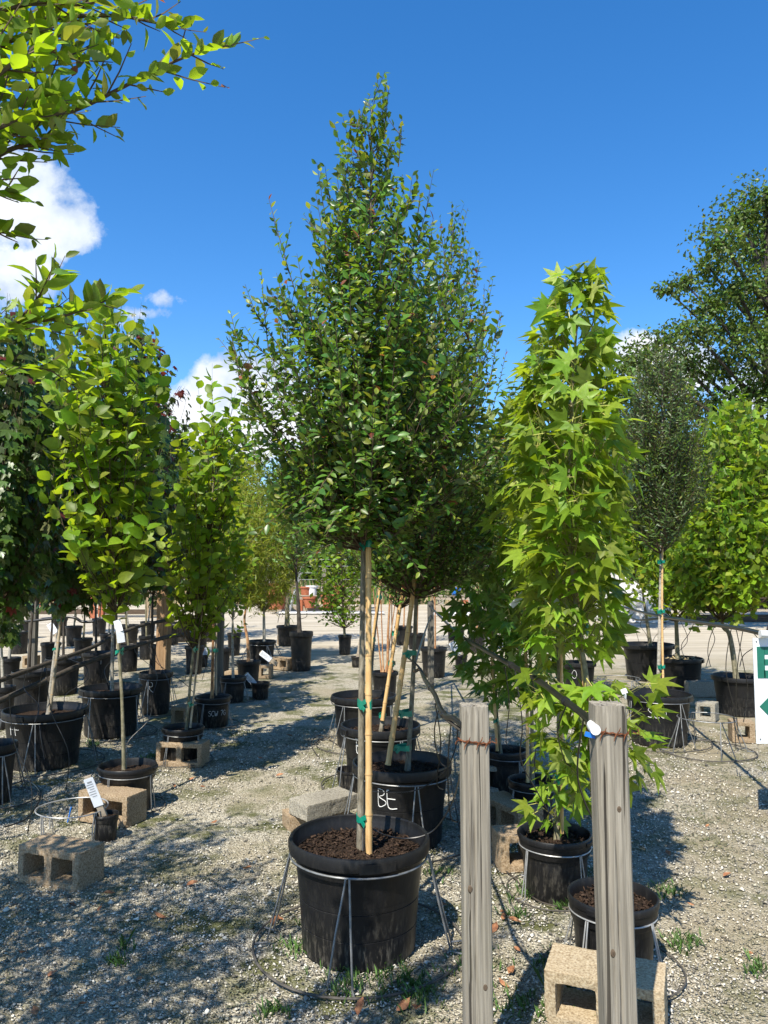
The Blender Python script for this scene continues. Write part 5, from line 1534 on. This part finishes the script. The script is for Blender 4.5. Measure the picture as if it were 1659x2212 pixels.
# tubes lying on the gravel
hose('drip_tube', [gz(1086, 1880) + Vector((0, 0, .01)), gz(1110, 1900) + Vector((0, 0, .01)), gz(1160, 1950) + Vector((0, 0, .012)), gz(1230, 1968) + Vector((0, 0, .012))], .004, 'tube lying on the gravel before the small sweetgum pots', 'drip tube', 'hose_dusty', group=GT)
hose('drip_tube', [gz(20, 1700) + Vector((0, 0, .01)), gz(60, 1690) + Vector((0, 0, .01)), gz(88, 1720) + Vector((0, 0, .012)), gz(60, 1770) + Vector((0, 0, .012)), gz(10, 1790) + Vector((0, 0, .01))], .005, 'curled black tube lying beside the near tan block', 'drip tube', 'hose', group=GT)
hose('drip_tube', [gz(690, 1640) + Vector((0, 0, .01)), gz(672, 1615) + Vector((0, 0, .03)), gz(690, 1600) + Vector((0, 0, .05)), gz(720, 1605) + Vector((0, 0, .01)), gz(760, 1640) + Vector((0, 0, .01))], .004, 'curled tube on the gravel beside the elm pots', 'drip tube', 'hose_dusty', group=GT)
mb = MB(); P = catmull([gz(440, 1402, .25), gz(430, 1425, .12), gz(415, 1428, .1), gz(405, 1420, .12)], 6); mb.tube(P, .02, 8)
tag(mb.build('hose_end', 'rust'), 'curved reddish hose end by the shaded grey post', 'hose')

# ------------------------------------------------------------------ empty wire rings
c = gz(1526, 1550, .30); stand(Vector((c.x, c.y, 0)), .245, .30, 'empty wire pot stand on the sunny gravel before the sign', az0=R(-85), legs=4, Rb=.40, wire=.0048, spread=.16)
c = gz(156, 1744, .17); stand(Vector((c.x, c.y, 0)), .205, .17, 'empty low wire ring behind the near tan block', az0=R(-30), legs=4, Rb=.22, wire=.004, spread=.05, bottom=False, mat='wire_bright')
c = gz(1336, 1465, .30); stand(Vector((c.x, c.y, 0)), .25, .30, 'empty wire pot stand behind the bright sweetgum leaves', az0=R(-70), legs=4, Rb=.36, wire=.0048)
for (x, y, dx, dz) in ((146, 1778, .02, .10), (205, 1785, .10, .07)):
    p_ = gz(x, y); mb = MB(); mb.tube([p_ + Vector((0, 0, .005)), p_ + Vector((dx, .0, dz))], .0045, 6)
    tag(mb.build('plastic_peg', 'blue_plastic'), 'small blue plastic peg beside the low wire ring' if dx < .05 else 'blue plastic peg leaning across the low wire ring', 'peg')

# ------------------------------------------------------------------ label stakes in little pots
def label_stake(a, b, wd, label, group='label stakes in small pots', lab=True, pot=None):
    """a, b foot and head of the stake"""
    a, b = Vector(a), Vector(b)
    root = thing('label_stake', (a.x, a.y, 0), label, 'label', group)
    d = (b - a).normalized()
    side = d.cross(Vector((0, 1, 0))).normalized()
    nrm = side.cross(d)
    if nrm.y > 0: nrm = -nrm
    mb = MB()
    M = Matrix((side, d, nrm)).transposed()
    mb.box((a + b) / 2, (wd, (b - a).length, wd * .45), M); mb.build('stake', 'timber_pale', root)
    if lab:
        L = (b - a).length
        m2 = MB(); cc = a.lerp(b, .66) + nrm * (wd * .28); m2.box(cc, (wd * 1.45, L * .6, .0025), M)
        lo = m2.build('label_panel', 'label_white', root)
        m3 = MB()
        for k in range(7):
            m3.box(cc + d * (L * (.22 - .05 * k)) + nrm * .0022 + side * (wd * (.1 if k % 3 else 0)), (wd * (1.0 if k % 3 else .7), L * (.014 if k else .03), .0008), M)
        m3.build('printed_lines', 'print_grey', lo)
    if pot:
        build_pot(root, Vector((a.x, a.y, 0)), pot[0], pot[1], 'small', 24, 3)
    return root
c = gz(228, 1812); label_stake((c.x, c.y, .10), gy(190, 1676, c.y - .05), .04, 'printed white label on a leaning stake beside the low wire ring', pot=(.075, .15))
c = gz(770, 1440); label_stake((c.x, c.y, .05), gy(782, 1365, c.y), .05, 'bare wooden stake in a tiny pot at the path edge', lab=False, pot=(.09, .17))
c = gz(996, 1442); label_stake((c.x, c.y, .08), gy(975, 1385, c.y), .08, 'white label on a stake leaning in a tiny pot behind the slim post', pot=(.11, .2))
c = gz(562, 1508); label_stake((c.x, c.y, .1), gy(530, 1455, c.y), .05, 'grey label stake leaning in a small pot by the path edge blocks', pot=(.12, .2))
c = gz(598, 1452); label_stake((c.x, c.y, .12), gy(562, 1408, c.y), .06, 'grey label stake leaning over the path edge blocks', pot=None)
c = gz(128, 1390); label_stake((c.x, c.y, .1), gy(107, 1345, c.y), .10, 'pale label on a stake by the far maples', pot=None)
c = gz(18, 1400); label_stake((c.x, c.y, .05), gy(24, 1352, c.y + .05), .09, 'pale label propped beside the far black pot', pot=None)
c = gz(437, 1440); label_stake((c.x, c.y, .05), gy(448, 1398, c.y), .05, 'thin pale label stake beside the shaded grey post', pot=(.1, .2))
# tags hanging on trees
def hang_tag(a, b, Y, wd, label):
    a, b = gy(*a, Y), gy(*b, Y)
    mb = MB(); m_ = (a + b) / 2 + Vector((wd * .15, -.004, 0))
    mb.bar(a, m_, .0015, wd); mb.bar(m_, b, .0015, wd)
    tag(mb.build('plant_tag', 'label_white', smooth=False), label, 'tag', 'white tags hanging on the trees')
hang_tag((1133, 1278), (1104, 1310), 4.0, .028, 'curled white tag on the shaded sweetgum')
hang_tag((1196, 1292), (1208, 1310), 3.3, .022, 'white tag among the bright sweetgum leaves')
hang_tag((1346, 1488), (1350, 1508), 2.95, .022, 'small white tag on the lowest sweetgum shoot')
hang_tag((252, 1340), (262, 1388), 5.2, .05, 'white tag tied low on the broad-leaved elm stem')
# a spare pot rim and pegs behind the front pot
c = gz(757, 1706); mb = MB(); mb.lathe([(.085, 0), (.10, .13), (.107, .135), (.107, .15), (.098, .15), (.08, .01), (0, .01)], (c.x, c.y, 0), 28)
tag(mb.build('small_pot', 'pot_plastic'), 'small empty black pot behind the pale slab', 'pot')

# ------------------------------------------------------------------ the arrow sign
SY = 4.98
a = gy(1623, 1378, SY); b = gy(1633, 1606, SY)
root = thing('arrow_sign', (a.x + .25, SY, b.z), 'white sign with green letter and green arrow on the post', 'sign')
W_ = .52
z0, z1 = b.z, a.z
mb = MB(); mb.box((a.x + .008 + W_ / 2, SY, (z0 + z1) / 2), (W_, .006, z1 - z0)); mb.build('panel', 'label_white', root, smooth=False)
mb = MB()
def rect(x0, x1, y0, y1):                     # photo pixels to a thin plate on the sign
    p0, p1 = gy(x0, y1, SY - .0045), gy(x1, y0, SY - .0045)
    mb.box(((p0.x + p1.x) / 2, SY - .0045, (p0.z + p1.z) / 2), (p1.x - p0.x, .003, p1.z - p0.z))
rect(1637, 1651, 1397, 1465)
rect(1651.1, 1690, 1397, 1414); rect(1651.1, 1684, 1424, 1437); rect(1651.1, 1690, 1448, 1465)
mb.build('letter_E', 'sign_green', root, smooth=False)
mb = MB()
tri = [gy(1640, 1526, SY), gy(1685, 1480, SY), gy(1685, 1510, SY), gy(1735, 1510, SY), gy(1735, 1542, SY), gy(1685, 1542, SY), gy(1685, 1572, SY)]
vs = [(p.x, SY - .006, p.z) for p in tri] + [(p.x, SY - .0035, p.z) for p in tri]
mb.add(vs, [tuple(range(7)), tuple(range(13, 6, -1))] + [(i, (i + 1) % 7 + 7 if False else i + 7, (i + 1) % 7 + 7, (i + 1) % 7) for i in range(7)])
mb.build('arrow', 'sign_green', root, smooth=False)
for sx_, sy_ in ((1634, 1386), (1643, 1597)):
    p_ = gy(sx_, sy_, SY - .006); mb = MB(); mb.tube([p_, p_ + Vector((0, .004, 0))], .005, 10); mb.build('screw', 'wire_steel', root)

# ------------------------------------------------------------------ far side of the yard
BY = 30.0
def bench(px0, px1, ytop, ybase, Y, label, seed):
    a, b = gy(px0, ytop, Y), gy(px1, ytop, Y)
    zb = 0.0
    root = thing('pallet_bench', ((a.x + b.x) / 2, Y, zb), label, 'bench', 'pallet benches across the yard')
    L = b.x - a.x
    for k in range(6):
        mb = MB(); mb.box(((a.x + b.x) / 2, Y + .12 + k * .18, a.z), (L, .12, .03)); mb.build('slat', 'timber_pale', root, smooth=False)
    for k in range(2):
        mb = MB(); mb.box(((a.x + b.x) / 2, Y + .08 + k * .95, a.z - .10), (L, .05, .09)); mb.build('rail', 'timber_pale', root, smooth=False)
    n = max(2, int(L / 1.2))
    for k in range(n):
        x = a.x + .15 + (L - .3) * k / (n - 1)
        for yy in (.1, .9):
            mb = MB(); mb.box((x, Y + yy, (a.z - .15) / 2), (.18, .18, a.z - .15)); mb.build('leg', ['block_grey', 'terracotta', 'block_tan'][(k + seed) % 3], root, smooth=False)
    return a, b
bench(640, 728, 1287, 1313, BY, 'low pale pallet bench with terracotta legs past the path', 1)
bench(715, 800, 1290, 1313, BY + .3, 'low pale pallet bench behind the loose green tree', 2)
bench(945, 1015, 1288, 1313, BY, 'low pallet bench behind the slim dark post', 0)
bench(650, 715, 1270, 1313, BY + 2.0, 'tall rear pallet bench carrying seedling trays', 0)
bench(720, 800, 1270, 1313, BY + 2.2, 'tall rear pallet bench behind the loose green tree', 1)
bench(930, 1020, 1268, 1313, BY + 2.0, 'tall rear pallet bench past the shaded sweetgums', 2)
bench(190, 330, 1278, 1313, BY - 4, 'dark pallet bench seen under the maples', 1)
def urn(px, py, Y, r, h, mat, label, grp):
    p_ = gy(px, py, Y); mb = MB()
    mb.lathe([(0, .005), (r * .72, 0), (r * .95, h * .82), (r * .95, h * .83), (r * 1.05, h * .84), (r * 1.05, h), (r * .95, h), (r * .85, h * .7), (0, h * .65)], (p_.x, p_.y, p_.z), 24)
    tag(mb.build('plant_pot', mat), label, 'pot', grp)
GU = 'pots across the yard'
urn(597, 1316, BY - 1, .42, .95, 'terracotta', 'big terracotta planter before the grey fence posts', GU)
urn(674, 1286, BY + .5, .24, .38, 'white_plastic', 'small white bucket on the pallet bench', GU)
urn(661, 1286, BY + .5, .26, .34, 'terracotta', 'terracotta pot beside the white bucket', GU)
urn(708, 1286, BY + .5, .22, .32, 'pot_plastic', 'black pot with seedling on the pallet bench', GU)
urn(733, 1286, BY + .6, .26, .38, 'terracotta', 'terracotta pot at the end of the pallet bench', GU)
urn(668, 1313, BY - .3, .26, .42, 'terracotta', 'terracotta pot under the pallet bench', GU)
urn(712, 1313, BY - .3, .34, .50, 'terracotta', 'wide terracotta pot under the pallet bench end', GU)
urn(88, 1310, BY - 4, .35, .7, 'terracotta', 'terracotta planter glimpsed under the maples', GU)
urn(985, 1286, BY + .5, .2, .3, 'blue_plastic', 'small blue pot on the bench past the slim post', GU)
# long edging timbers and pipes on the ground
for k, (px0, px1, py, hh, mt, lb) in enumerate([(570, 800, 1321, .22, 'timber_pale', 'long pale edging timber lying before the benches'), (600, 830, 1328, .10, 'wire_bright', 'bundle of pale blue-grey pipe lying before the timber'), (930, 1040, 1322, .3, 'timber_pale', 'edging timber past the slim dark post'), (930, 1040, 1331, .16, 'white_plastic', 'white pipe length lying past the slim post'),
                                                (0, 330, 1326, .16, 'timber_dark', 'dark edging timber seen under the maples'), (1480, 1720, 1343, .22, 'timber_dark', 'dark edging timber under the ginkgos')]):
    a, b = gz(px0, py), gz(px1, py)
    mb = MB()
    if 'pipe' in lb:
        for j in range(3): mb.tube([(a.x, a.y + j * .12, .06), ((a.x + b.x) / 2, a.y + j * .14, .06), (b.x, a.y + j * .1, .06)], .06, 8)
    else: mb.box(((a.x + b.x) / 2, a.y, hh / 2), (b.x - a.x, .2, hh))
    tag(mb.build('ground_pipe' if 'pipe' in lb else 'edging_timber', mt), lb, 'pipe' if 'pipe' in lb else 'timber')
# dark shed frame under the ginkgos
root = thing('open_shed', (14.5, 31, 0), 'low dark timber shed glimpsed through the ginkgos', 'shed')
for k in range(5):
    mb = MB(); mb.box((12 + k * 1.9, 31, .95), (.16, .16, 1.9)); mb.build('post', 'timber_dark', root, smooth=False)
for z in (.55, 1.25, 1.9):
    mb = MB(); mb.box((15.8, 30.9 + z * .01, z), (8.2, .08, .14)); mb.build('rail', 'rust' if z > 1.2 else 'timber_dark', root, smooth=False)
mb = MB(); mb.box((15.8, 32.2, 2.05), (8.8, 3.0, .08), Matrix.Rotation(-.08, 3, 'X')); mb.build('roof', 'timber_dark', root, smooth=False)
mb = MB(); mb.box((15.8, 33.4, 1.0), (8.4, .06, 2.0)); mb.build('back_panel', 'timber_dark', root, smooth=False)

# plastic-wrapped pile
pc = gz(1382, 1345)
def wrap():
    rg = np.random.default_rng(5)
    nu, nv = 72, 30
    vs, fs = [], []
    for j in range(nv + 1):
        t = j / nv
        for i in range(nu):
            a = 2 * math.pi * i / nu
            x, y = math.cos(a), math.sin(a)
            s = (abs(x) ** 4 + abs(y) ** 4) ** .25
            rx, ry = 1.05, .8
            prof = (1 - max(0, t - .72) ** 2 * 9) if t < .999 else .05
            prof = max(prof, .05)
            w_ = 1 + .07 * math.sin(a * 5 + t * 6) + .06 * math.sin(a * 11 - t * 9) + .035 * math.sin(a * 23 + t * 14)
            peak = .25 * math.exp(-((x + .55) ** 2 + y * y) * 4)
            z = t * (1.1 + .5 * peak * 2 - .18 * x) + .03 * math.sin(a * 9 + t * 5) * t
            vs.append((pc.x + x / s * rx * prof * w_, pc.y + .8 + y / s * ry * prof * w_, z))
    for j in range(nv):
        for i in range(nu):
            k = (i + 1) % nu
            fs.append((j * nu + i, j * nu + k, (j + 1) * nu + k, (j + 1) * nu + i))
    fs.append(tuple(nv * nu + i for i in range(nu)))
    v = np.array(vs); v += rg.normal(0, .014, v.shape); v[:, 2] = np.maximum(v[:, 2], 0)
    mb = MB(); mb.add(v.tolist(), fs)
    root = thing('wrapped_pile', (pc.x, pc.y + .8, 0), 'crumpled clear plastic sheet wrapped over a pile of stock', 'pile')
    mb.build('plastic_sheet', 'plastic_wrap', root, smooth='all')
    for k in range(14):                           # torn edges standing up
        x = pc.x - .75 + .11 * k + rg.normal(0, .03); y = pc.y + .1 + rg.uniform(0, .6); h = 1.15 + (.75 if k < 4 else .12) * rg.uniform(.6, 1.1)
        m2 = MB()
        p = [Vector((x, y, .85)), Vector((x + rg.normal(0, .08), y - .1, h * .8)), Vector((x + rg.normal(0, .16), y - .05, h + .1))]
        wd = rg.uniform(.08, .2)
        m2.add([p[0] - Vector((wd, 0, 0)), p[0] + Vector((wd, .02, 0)), p[1] + Vector((wd * .8, -.05, 0)), p[1] - Vector((wd * .9, 0, 0)), p[2]], [(0, 1, 2, 3), (3, 2, 4)])
        m2.build('torn_flap', 'plastic_wrap', root, smooth=False)
wrap()

# field, fence and woods beyond
mb = MB(); mb.box((0, 70, -.004), (300, 66, .016)); o = mb.build('grass_field', 'grass_ground', smooth=False); o['kind'] = 'structure'
def grass_strip():
    rg = np.random.default_rng(9)
    n = 14000
    x = rg.uniform(-24, 20, n); y = 36.5 + rg.random(n) ** 1.5 * 9
    h = rg.uniform(.45, 1.35, n) * np.where(x < -4, 1.0, .9)
    P = np.stack([x, y, np.zeros(n)], -1)
    wv = .05
    lean = rg.normal(0, .22, (n, 2)) * h[:, None]
    V = np.zeros((n, 4, 3))
    V[:, 0] = P + np.array([-wv, 0, 0]); V[:, 1] = P + np.array([wv, 0, 0])
    V[:, 2] = P + np.stack([lean[:, 0] * .5 + wv * .7, lean[:, 1] * .5, h * .6], -1); V[:, 3] = P + np.stack([lean[:, 0], lean[:, 1], h], -1)
    f = np.array([(0, 1, 2), (0, 2, 3)])
    o = npmesh('tall_grass', V.reshape(-1, 3), (f[None] + (np.arange(n) * 4)[:, None, None]).reshape(-1, 3), ['straw', 'weed'], np.repeat((rg.random(n) < .42).astype(int), 2), kind='stuff')
    tag(o, 'tall straw and green grass growing along the wire fence', 'grass')
grass_strip()
root = thing('wire_fence', (0, 38, 0), 'tall wire fence on grey posts before the dark woods', 'fence')
for k, px in enumerate([60, 330, 578, 597, 700, 860, 1000, 1180, 1380, 1580]):
    p_ = gy(px, 1300, 34.5 if px in (578, 597) else 38)
    big = px in (578, 597)
    mb = MB(); mb.box((p_.x, p_.y, 1.25 if big else .9), (.2, .2, 2.5 if big else 1.8)); mb.build('post', 'wood_grey', root, smooth=False)
for k in range(9):
    mb = MB(); z = .5 + k * .33; mb.tube([(-22, 38, z), (-8, 38, z - .03), (6, 38, z), (26, 38, z - .02)], .014, 4); mb.build('wire', 'wire_bright', root)
a, b = gz(655, 1313), gy(662, 1193, 28.); mb = MB(); mb.tube([Vector((a.x, 28, 0)), b], .05, 8); tag(mb.build('metal_pole', 'wire_bright'), 'thin leaning metal pole before the pallet benches', 'pole')

def wood_tree(label, x, y, h, rad, mats, mw, seed, n=3200, base=.18, leaf=.34, blobs=16, kind='clump', bark='bark_dark', name='tree', group='trees of the woods beyond the fence', shape=1.0, aspect=.8, flat=1.0):
    root = thing(name, (x, y, 0), label, 'tree', group)
    r = np.random.default_rng(seed)
    trunk_mesh(root, [(x, y, -.1), (x + r.normal(0, .15), y, h * .3), (x + r.normal(0, .3), y, h * .6), (x + r.normal(0, .3), y, h * .93)], h * .022, h * .005, bark, 8, seed=seed)
    P, D, N, S, M = [], [], [], [], []
    tw = MB()
    for k in range(blobs):
        t = base + (1 - base) * (k + r.random()) / blobs
        e = rad * (math.sin(math.pi * min(1, (t - base) / (1 - base) * .86 + .14)) ** .7) * shape
        a = k * 2.4 + r.normal(0, .3)
        q = e * r.uniform(.25, .85)
        c = np.array([x + math.cos(a) * q, y + math.sin(a) * q, h * t * .94])
        br = rad * r.uniform(.28, .46)
        m = n // blobs
        v = r.normal(0, 1, (m, 3)); v /= np.linalg.norm(v, axis=1, keepdims=True)
        rr = br * r.random(m) ** .42
        wob = 1 + .35 * np.sin(v[:, 0] * 5 + k) * np.sin(v[:, 1] * 4 + 2 * k) + .2 * np.sin(v[:, 2] * 9 + k)
        p = c + v * (rr * wob)[:, None] * np.array([1, 1, aspect])
        P.append(p); D.append(v * .6 + r.normal(0, .7, (m, 3)) - np.array([0, 0, .2])); N.append(np.array([0, 0, .7]) + v * .6 + r.normal(0, .5, (m, 3)))
        S.append(leaf * r.uniform(.55, 1.2, m)); M.append(r.choice(len(mw), m, p=mw))
        zb = max(h * base * .8, c[2] - q * 1.0)
        tw.tube([(x, y, zb), ((x + c[0]) / 2, (y + c[1]) / 2, zb * .45 + c[2] * .55 - .05), tuple(c)], [h * .008, h * .006, h * .002], 5, caps=False)
    tw.build('branchwork', bark, root, smooth=False)
    put_leaves(root, kind, (np.concatenate(P), np.concatenate(D), np.concatenate(N), np.concatenate(S), np.concatenate(M)), mats, 0)
    return root
WD = ['leaf_wood', 'leaf_elm', 'leaf_oak']
rw = random.Random(5)
kinds = ['dark bushy broadleaf tree in the woods beyond the fence', 'mid green rounded tree in the woods beyond the fence', 'low spreading tree in the woods beyond the fence']
for k, px in enumerate([-240, -130, -30, 70, 170, 260, 345, 470, 545, 620, 690, 770, 850, 930, 1010, 1090, 1180, 1290, 1350, 1400, 1460, 1520, 1580, 1640, 1700, 1760]):
    Y = 45 + rw.uniform(-2, 7)
    q = gy(px, 1232, Y)
    kd = k % 3
    wood_tree(kinds[kd], q.x, Y, rw.uniform(8.0, 10.8) if kd < 2 else rw.uniform(6.2, 8.0), rw.uniform(2.9, 3.9), WD, [[.7, .1, .2], [.45, .45, .1], [.6, .25, .15]][kd], 200 + k, 3400, base=.04, leaf=.42, blobs=15)
for k, px in enumerate([-150, -40, 60, 150, 240, 320, 400, 470, 540, 600, 655, 720, 790, 860, 930, 1000, 1080, 1170, 1270, 1370]):
    Y = 41.5 + rw.uniform(-.8, .8)
    q = gy(px, 1232, Y)
    wood_tree('low dense shrub of the hedge along the wire fence', q.x, Y, rw.uniform(3.6, 5.4), rw.uniform(1.7, 2.3), WD, [.55, .35, .1], 400 + k, 1500, base=.03, leaf=.36, blobs=12, name='hedge_shrub', group='hedge shrubs along the fence')
q = gy(385, 1232, 52.)
root = thing('pine_tree', (q.x, 52, 0), 'dark open pine rising above the woods beside the maple tips', 'tree')
trunk_mesh(root, [(q.x, 52, 0), (q.x + .1, 52, 5), (q.x, 52, 10.8)], .22, .05, 'bark_dark', 8)
r = np.random.default_rng(88); P, D, N, S, M = [], [], [], [], []
tw = MB()
for k in range(26):
    z = 4.5 + 6.2 * k / 26; L = (1.75 - 1.2 * (k / 26) ** 1.4) * r.uniform(.6, 1.1); a = k * 2.4
    tipp = np.array([q.x + math.cos(a) * L, 52 + math.sin(a) * L, z + L * .18])
    tw.tube([(q.x, 52, z), tuple(tipp)], [.06, .02], 5, caps=False)
    m = 90
    s_ = r.uniform(.4, 1.05, m)[:, None]
    p = np.array([q.x, 52, z]) * (1 - s_) + tipp * s_ + r.normal(0, .2, (m, 3)) * np.array([1, 1, .5])
    P.append(p); D.append(r.normal(0, 1, (m, 3)) + np.array([0, 0, .5])); N.append(r.normal(0, 1, (m, 3))); S.append(r.uniform(.25, .5, m)); M.append(np.zeros(m))
tw.build('branchwork', 'bark_dark', root, smooth=False)
put_leaves(root, 'willow', tuple(np.concatenate(v) for v in (P, D, N, S, M)), ['leaf_pine'], 0)

# big oak at the far side
def oak():
    Y = 20.5
    base = gy(1690, 1300, Y)
    root = thing('oak_tree', (base.x, Y, 0), 'huge open-crowned oak towering behind the ginkgos', 'tree')
    sub = lambda px, py, dy=0.0: gy(px, py, Y + dy)
    trunk_mesh(root, [Vector((base.x, Y, -.1)), sub(1690, 1150), sub(1680, 950), sub(1665, 750), sub(1660, 560), sub(1655, 430)], .34, .07, 'bark_dark', 12)
    r = np.random.default_rng(33)
    tw = MB()
    P, D, N, S, M = [], [], [], [], []
    lobes = [(1600, 470, 55), (1650, 430, 60), (1560, 520, 50), (1625, 540, 62), (1530, 575, 36), (1480, 612, 28), (1440, 625, 18), (1590, 620, 62), (1530, 660, 40), (1650, 640, 70), (1575, 700, 60), (1500, 715, 42), (1440, 735, 44), (1380, 770, 42), (1350, 790, 34), (1640, 740, 62), (1480, 790, 60), (1415, 820, 58), (1350, 850, 50), (1560, 790, 48), (1630, 840, 66),
             (1470, 870, 62), (1390, 900, 60), (1330, 930, 50), (1540, 880, 50), (1600, 930, 60), (1440, 960, 60), (1350, 1000, 55), (1510, 980, 60), (1590, 1020, 60), (1400, 1060, 60), (1480, 1080, 60), (1690, 500, 80), (1740, 600, 90), (1720, 720, 90), (1760, 850, 90), (1700, 950, 80), (1340, 1090, 50), (1560, 1100, 60)]
    for k, (px, py, hw) in enumerate(lobes):
        c = np.array(sub(px, py, r.uniform(-1.8, 1.8)))
        br = hw * Y / F
        m = int(110 + 760 * (br / .75) ** 2)
        v = r.normal(0, 1, (m, 3)); v /= np.linalg.norm(v, axis=1, keepdims=True)
        wob = 1 + .4 * np.sin(v[:, 0] * 5 + k) * np.sin(v[:, 2] * 4 + 2 * k) + .25 * np.sin(v[:, 2] * 9 + v[:, 0] * 7 + k)
        p = c + v * (br * 1.12 * r.random(m) ** .5 * wob)[:, None] * np.array([1.15, 1, .72])
        P.append(p); D.append(v * .5 + r.normal(0, .6, (m, 3)) - np.array([0, 0, .35])); N.append(np.array([0, 0, .6]) + v * .5 + r.normal(0, .5, (m, 3)))
        S.append(.14 * r.uniform(.6, 1.2, m)); M.append(r.choice(3, m, p=[.72, .1, .18]))
        t0 = sub(1672, min(1150, py + 130 + abs(px - 1672) * .25))
        t0 = Vector((t0.x, Y, t0.z)); cc = Vector(c)
        mid = t0.lerp(cc, .5) + Vector((0, 0, -.15))
        tw.tube(catmull([t0, mid, cc], 3), [.075 * (br / .75) * (1 - i / 9) + .012 for i in range(7)], 5, caps=False)
    tw.build('branchwork', 'bark_dark', root, smooth=False)
    put_leaves(root, 'clump', tuple(np.concatenate(v) for v in (P, D, N, S, M)), ['leaf_wood', 'leaf_elm', 'leaf_oak'], 0)
oak()

# ------------------------------------------------------------------ weeds, grass tufts, fallen leaves
def weeds():
    rg = np.random.default_rng(21)
    spots = [(760, 2090, 60, 40), (680, 2010, 30, 30), (820, 2080, 40, 25), (760, 2140, 50, 30), (880, 2120, 60, 30), (950, 1890, 20, 20), (1130, 1930, 40, 20), (1220, 1960, 40, 14), (1140, 2170, 60, 45), (1250, 2180, 60, 35), (1480, 2040, 50, 25), (270, 2050, 10, 14), (250, 2080, 30, 12), (1110, 1980, 30, 20), (1640, 2100, 40, 20),
             (640, 2050, 30, 20), (900, 2160, 50, 30), (1180, 2080, 30, 30), (1450, 1930, 40, 20), (330, 1640, 60, 14), (200, 1610, 70, 8), (1010, 2080, 40, 40), (600, 2190, 40, 18)]
    V, Fc, k = [], [], 0
    for px, py, n, s in spots:
        for i in range(n):
            p = gz(px + rg.normal(0, s), py + rg.normal(0, s * .45))
            for b_ in range(int(rg.integers(2, 5))):
                h = rg.uniform(.012, .045); a = rg.uniform(0, 6.28); w_ = rg.uniform(.0012, .0035); le = rg.uniform(.2, 1.0) * h
                ax, ay = math.cos(a), math.sin(a)
                V += [(p.x - ay * w_, p.y + ax * w_, 0), (p.x + ay * w_, p.y - ax * w_, 0), (p.x + ax * le * .5 + ay * w_, p.y + ay * le * .5 - ax * w_, h * .7), (p.x + ax * le, p.y + ay * le, h)]
                Fc += [(k, k + 1, k + 2), (k, k + 2, k + 3)]; k += 4
    for (px, py) in [(268, 2052), (1180, 2140), (1235, 2150)]:        # a few tall blades
        p = gz(px, py)
        for i in range(5):
            a = rg.uniform(0, 6.28); h = rg.uniform(.06, .12)
            V += [(p.x - .0015, p.y, 0), (p.x + .0015, p.y, 0), (p.x + math.cos(a) * h * .3 + .0015, p.y, h * .7), (p.x + math.cos(a) * h * .6, p.y + math.sin(a) * .03, h)]
            Fc += [(k, k + 1, k + 2), (k, k + 2, k + 3)]; k += 4
    o = npmesh('weed_growth', np.array(V), np.array(Fc), ['weed'], kind='stuff')
    tag(o, 'short green weeds sprouting through the gravel around the pots', 'weeds')
weeds()
# seedling weeds in the front pot
rg = np.random.default_rng(4)
lm = bpy.data.meshes.new('fallen_leaf')
v, f = L_ovate(.5, -.25, .16); lm.from_pydata(v.tolist(), [], f.tolist()); lm.materials.append(MATS['dry_leaf'])
spots = [(890, 2170), (905, 2178), (770, 2205), (660, 1735), (610, 2000), (585, 2010), (1085, 1985), (1095, 1975), (1120, 2000), (1075, 2000), (1095, 2110), (1105, 2090), (1080, 2120), (1395, 2010), (1130, 2060), (75, 2190), (60, 2060), (190, 2170), (420, 1690), (445, 1705), (385, 1700), (330, 1980), (205, 1975), (410, 1920), (470, 1780), (520, 1880), (250, 1935), (150, 1960), (1450, 1850), (1520, 1790), (1480, 1960), (1600, 2060), (1560, 1900), (550, 1640), (640, 1590), (600, 1680), (1000, 1920), (960, 1960), (985, 1445), (120, 2110), (300, 2120), (380, 1640), (350, 1720)]
for i, (px, py) in enumerate(spots):
    p = gz(px + rg.normal(0, 4), py + rg.normal(0, 3))
    o = bpy.data.objects.new('fallen_leaf', lm)
    SC.collection.objects.link(o)
    s = rg.uniform(.035, .075)
    o.location = (p.x, p.y, .012 + .15 * s * .3); o.scale = (s, s, s); o.rotation_euler = (rg.normal(0, .12), rg.normal(0, .15) + (3.14 if i % 3 == 0 else 0), rg.uniform(0, 6.28))
    if i % 3 == 0: o.location.z += .012
    tag(o, 'dry curled brown leaf lying on the gravel', 'fallen leaf', 'brown leaves fallen on the gravel')
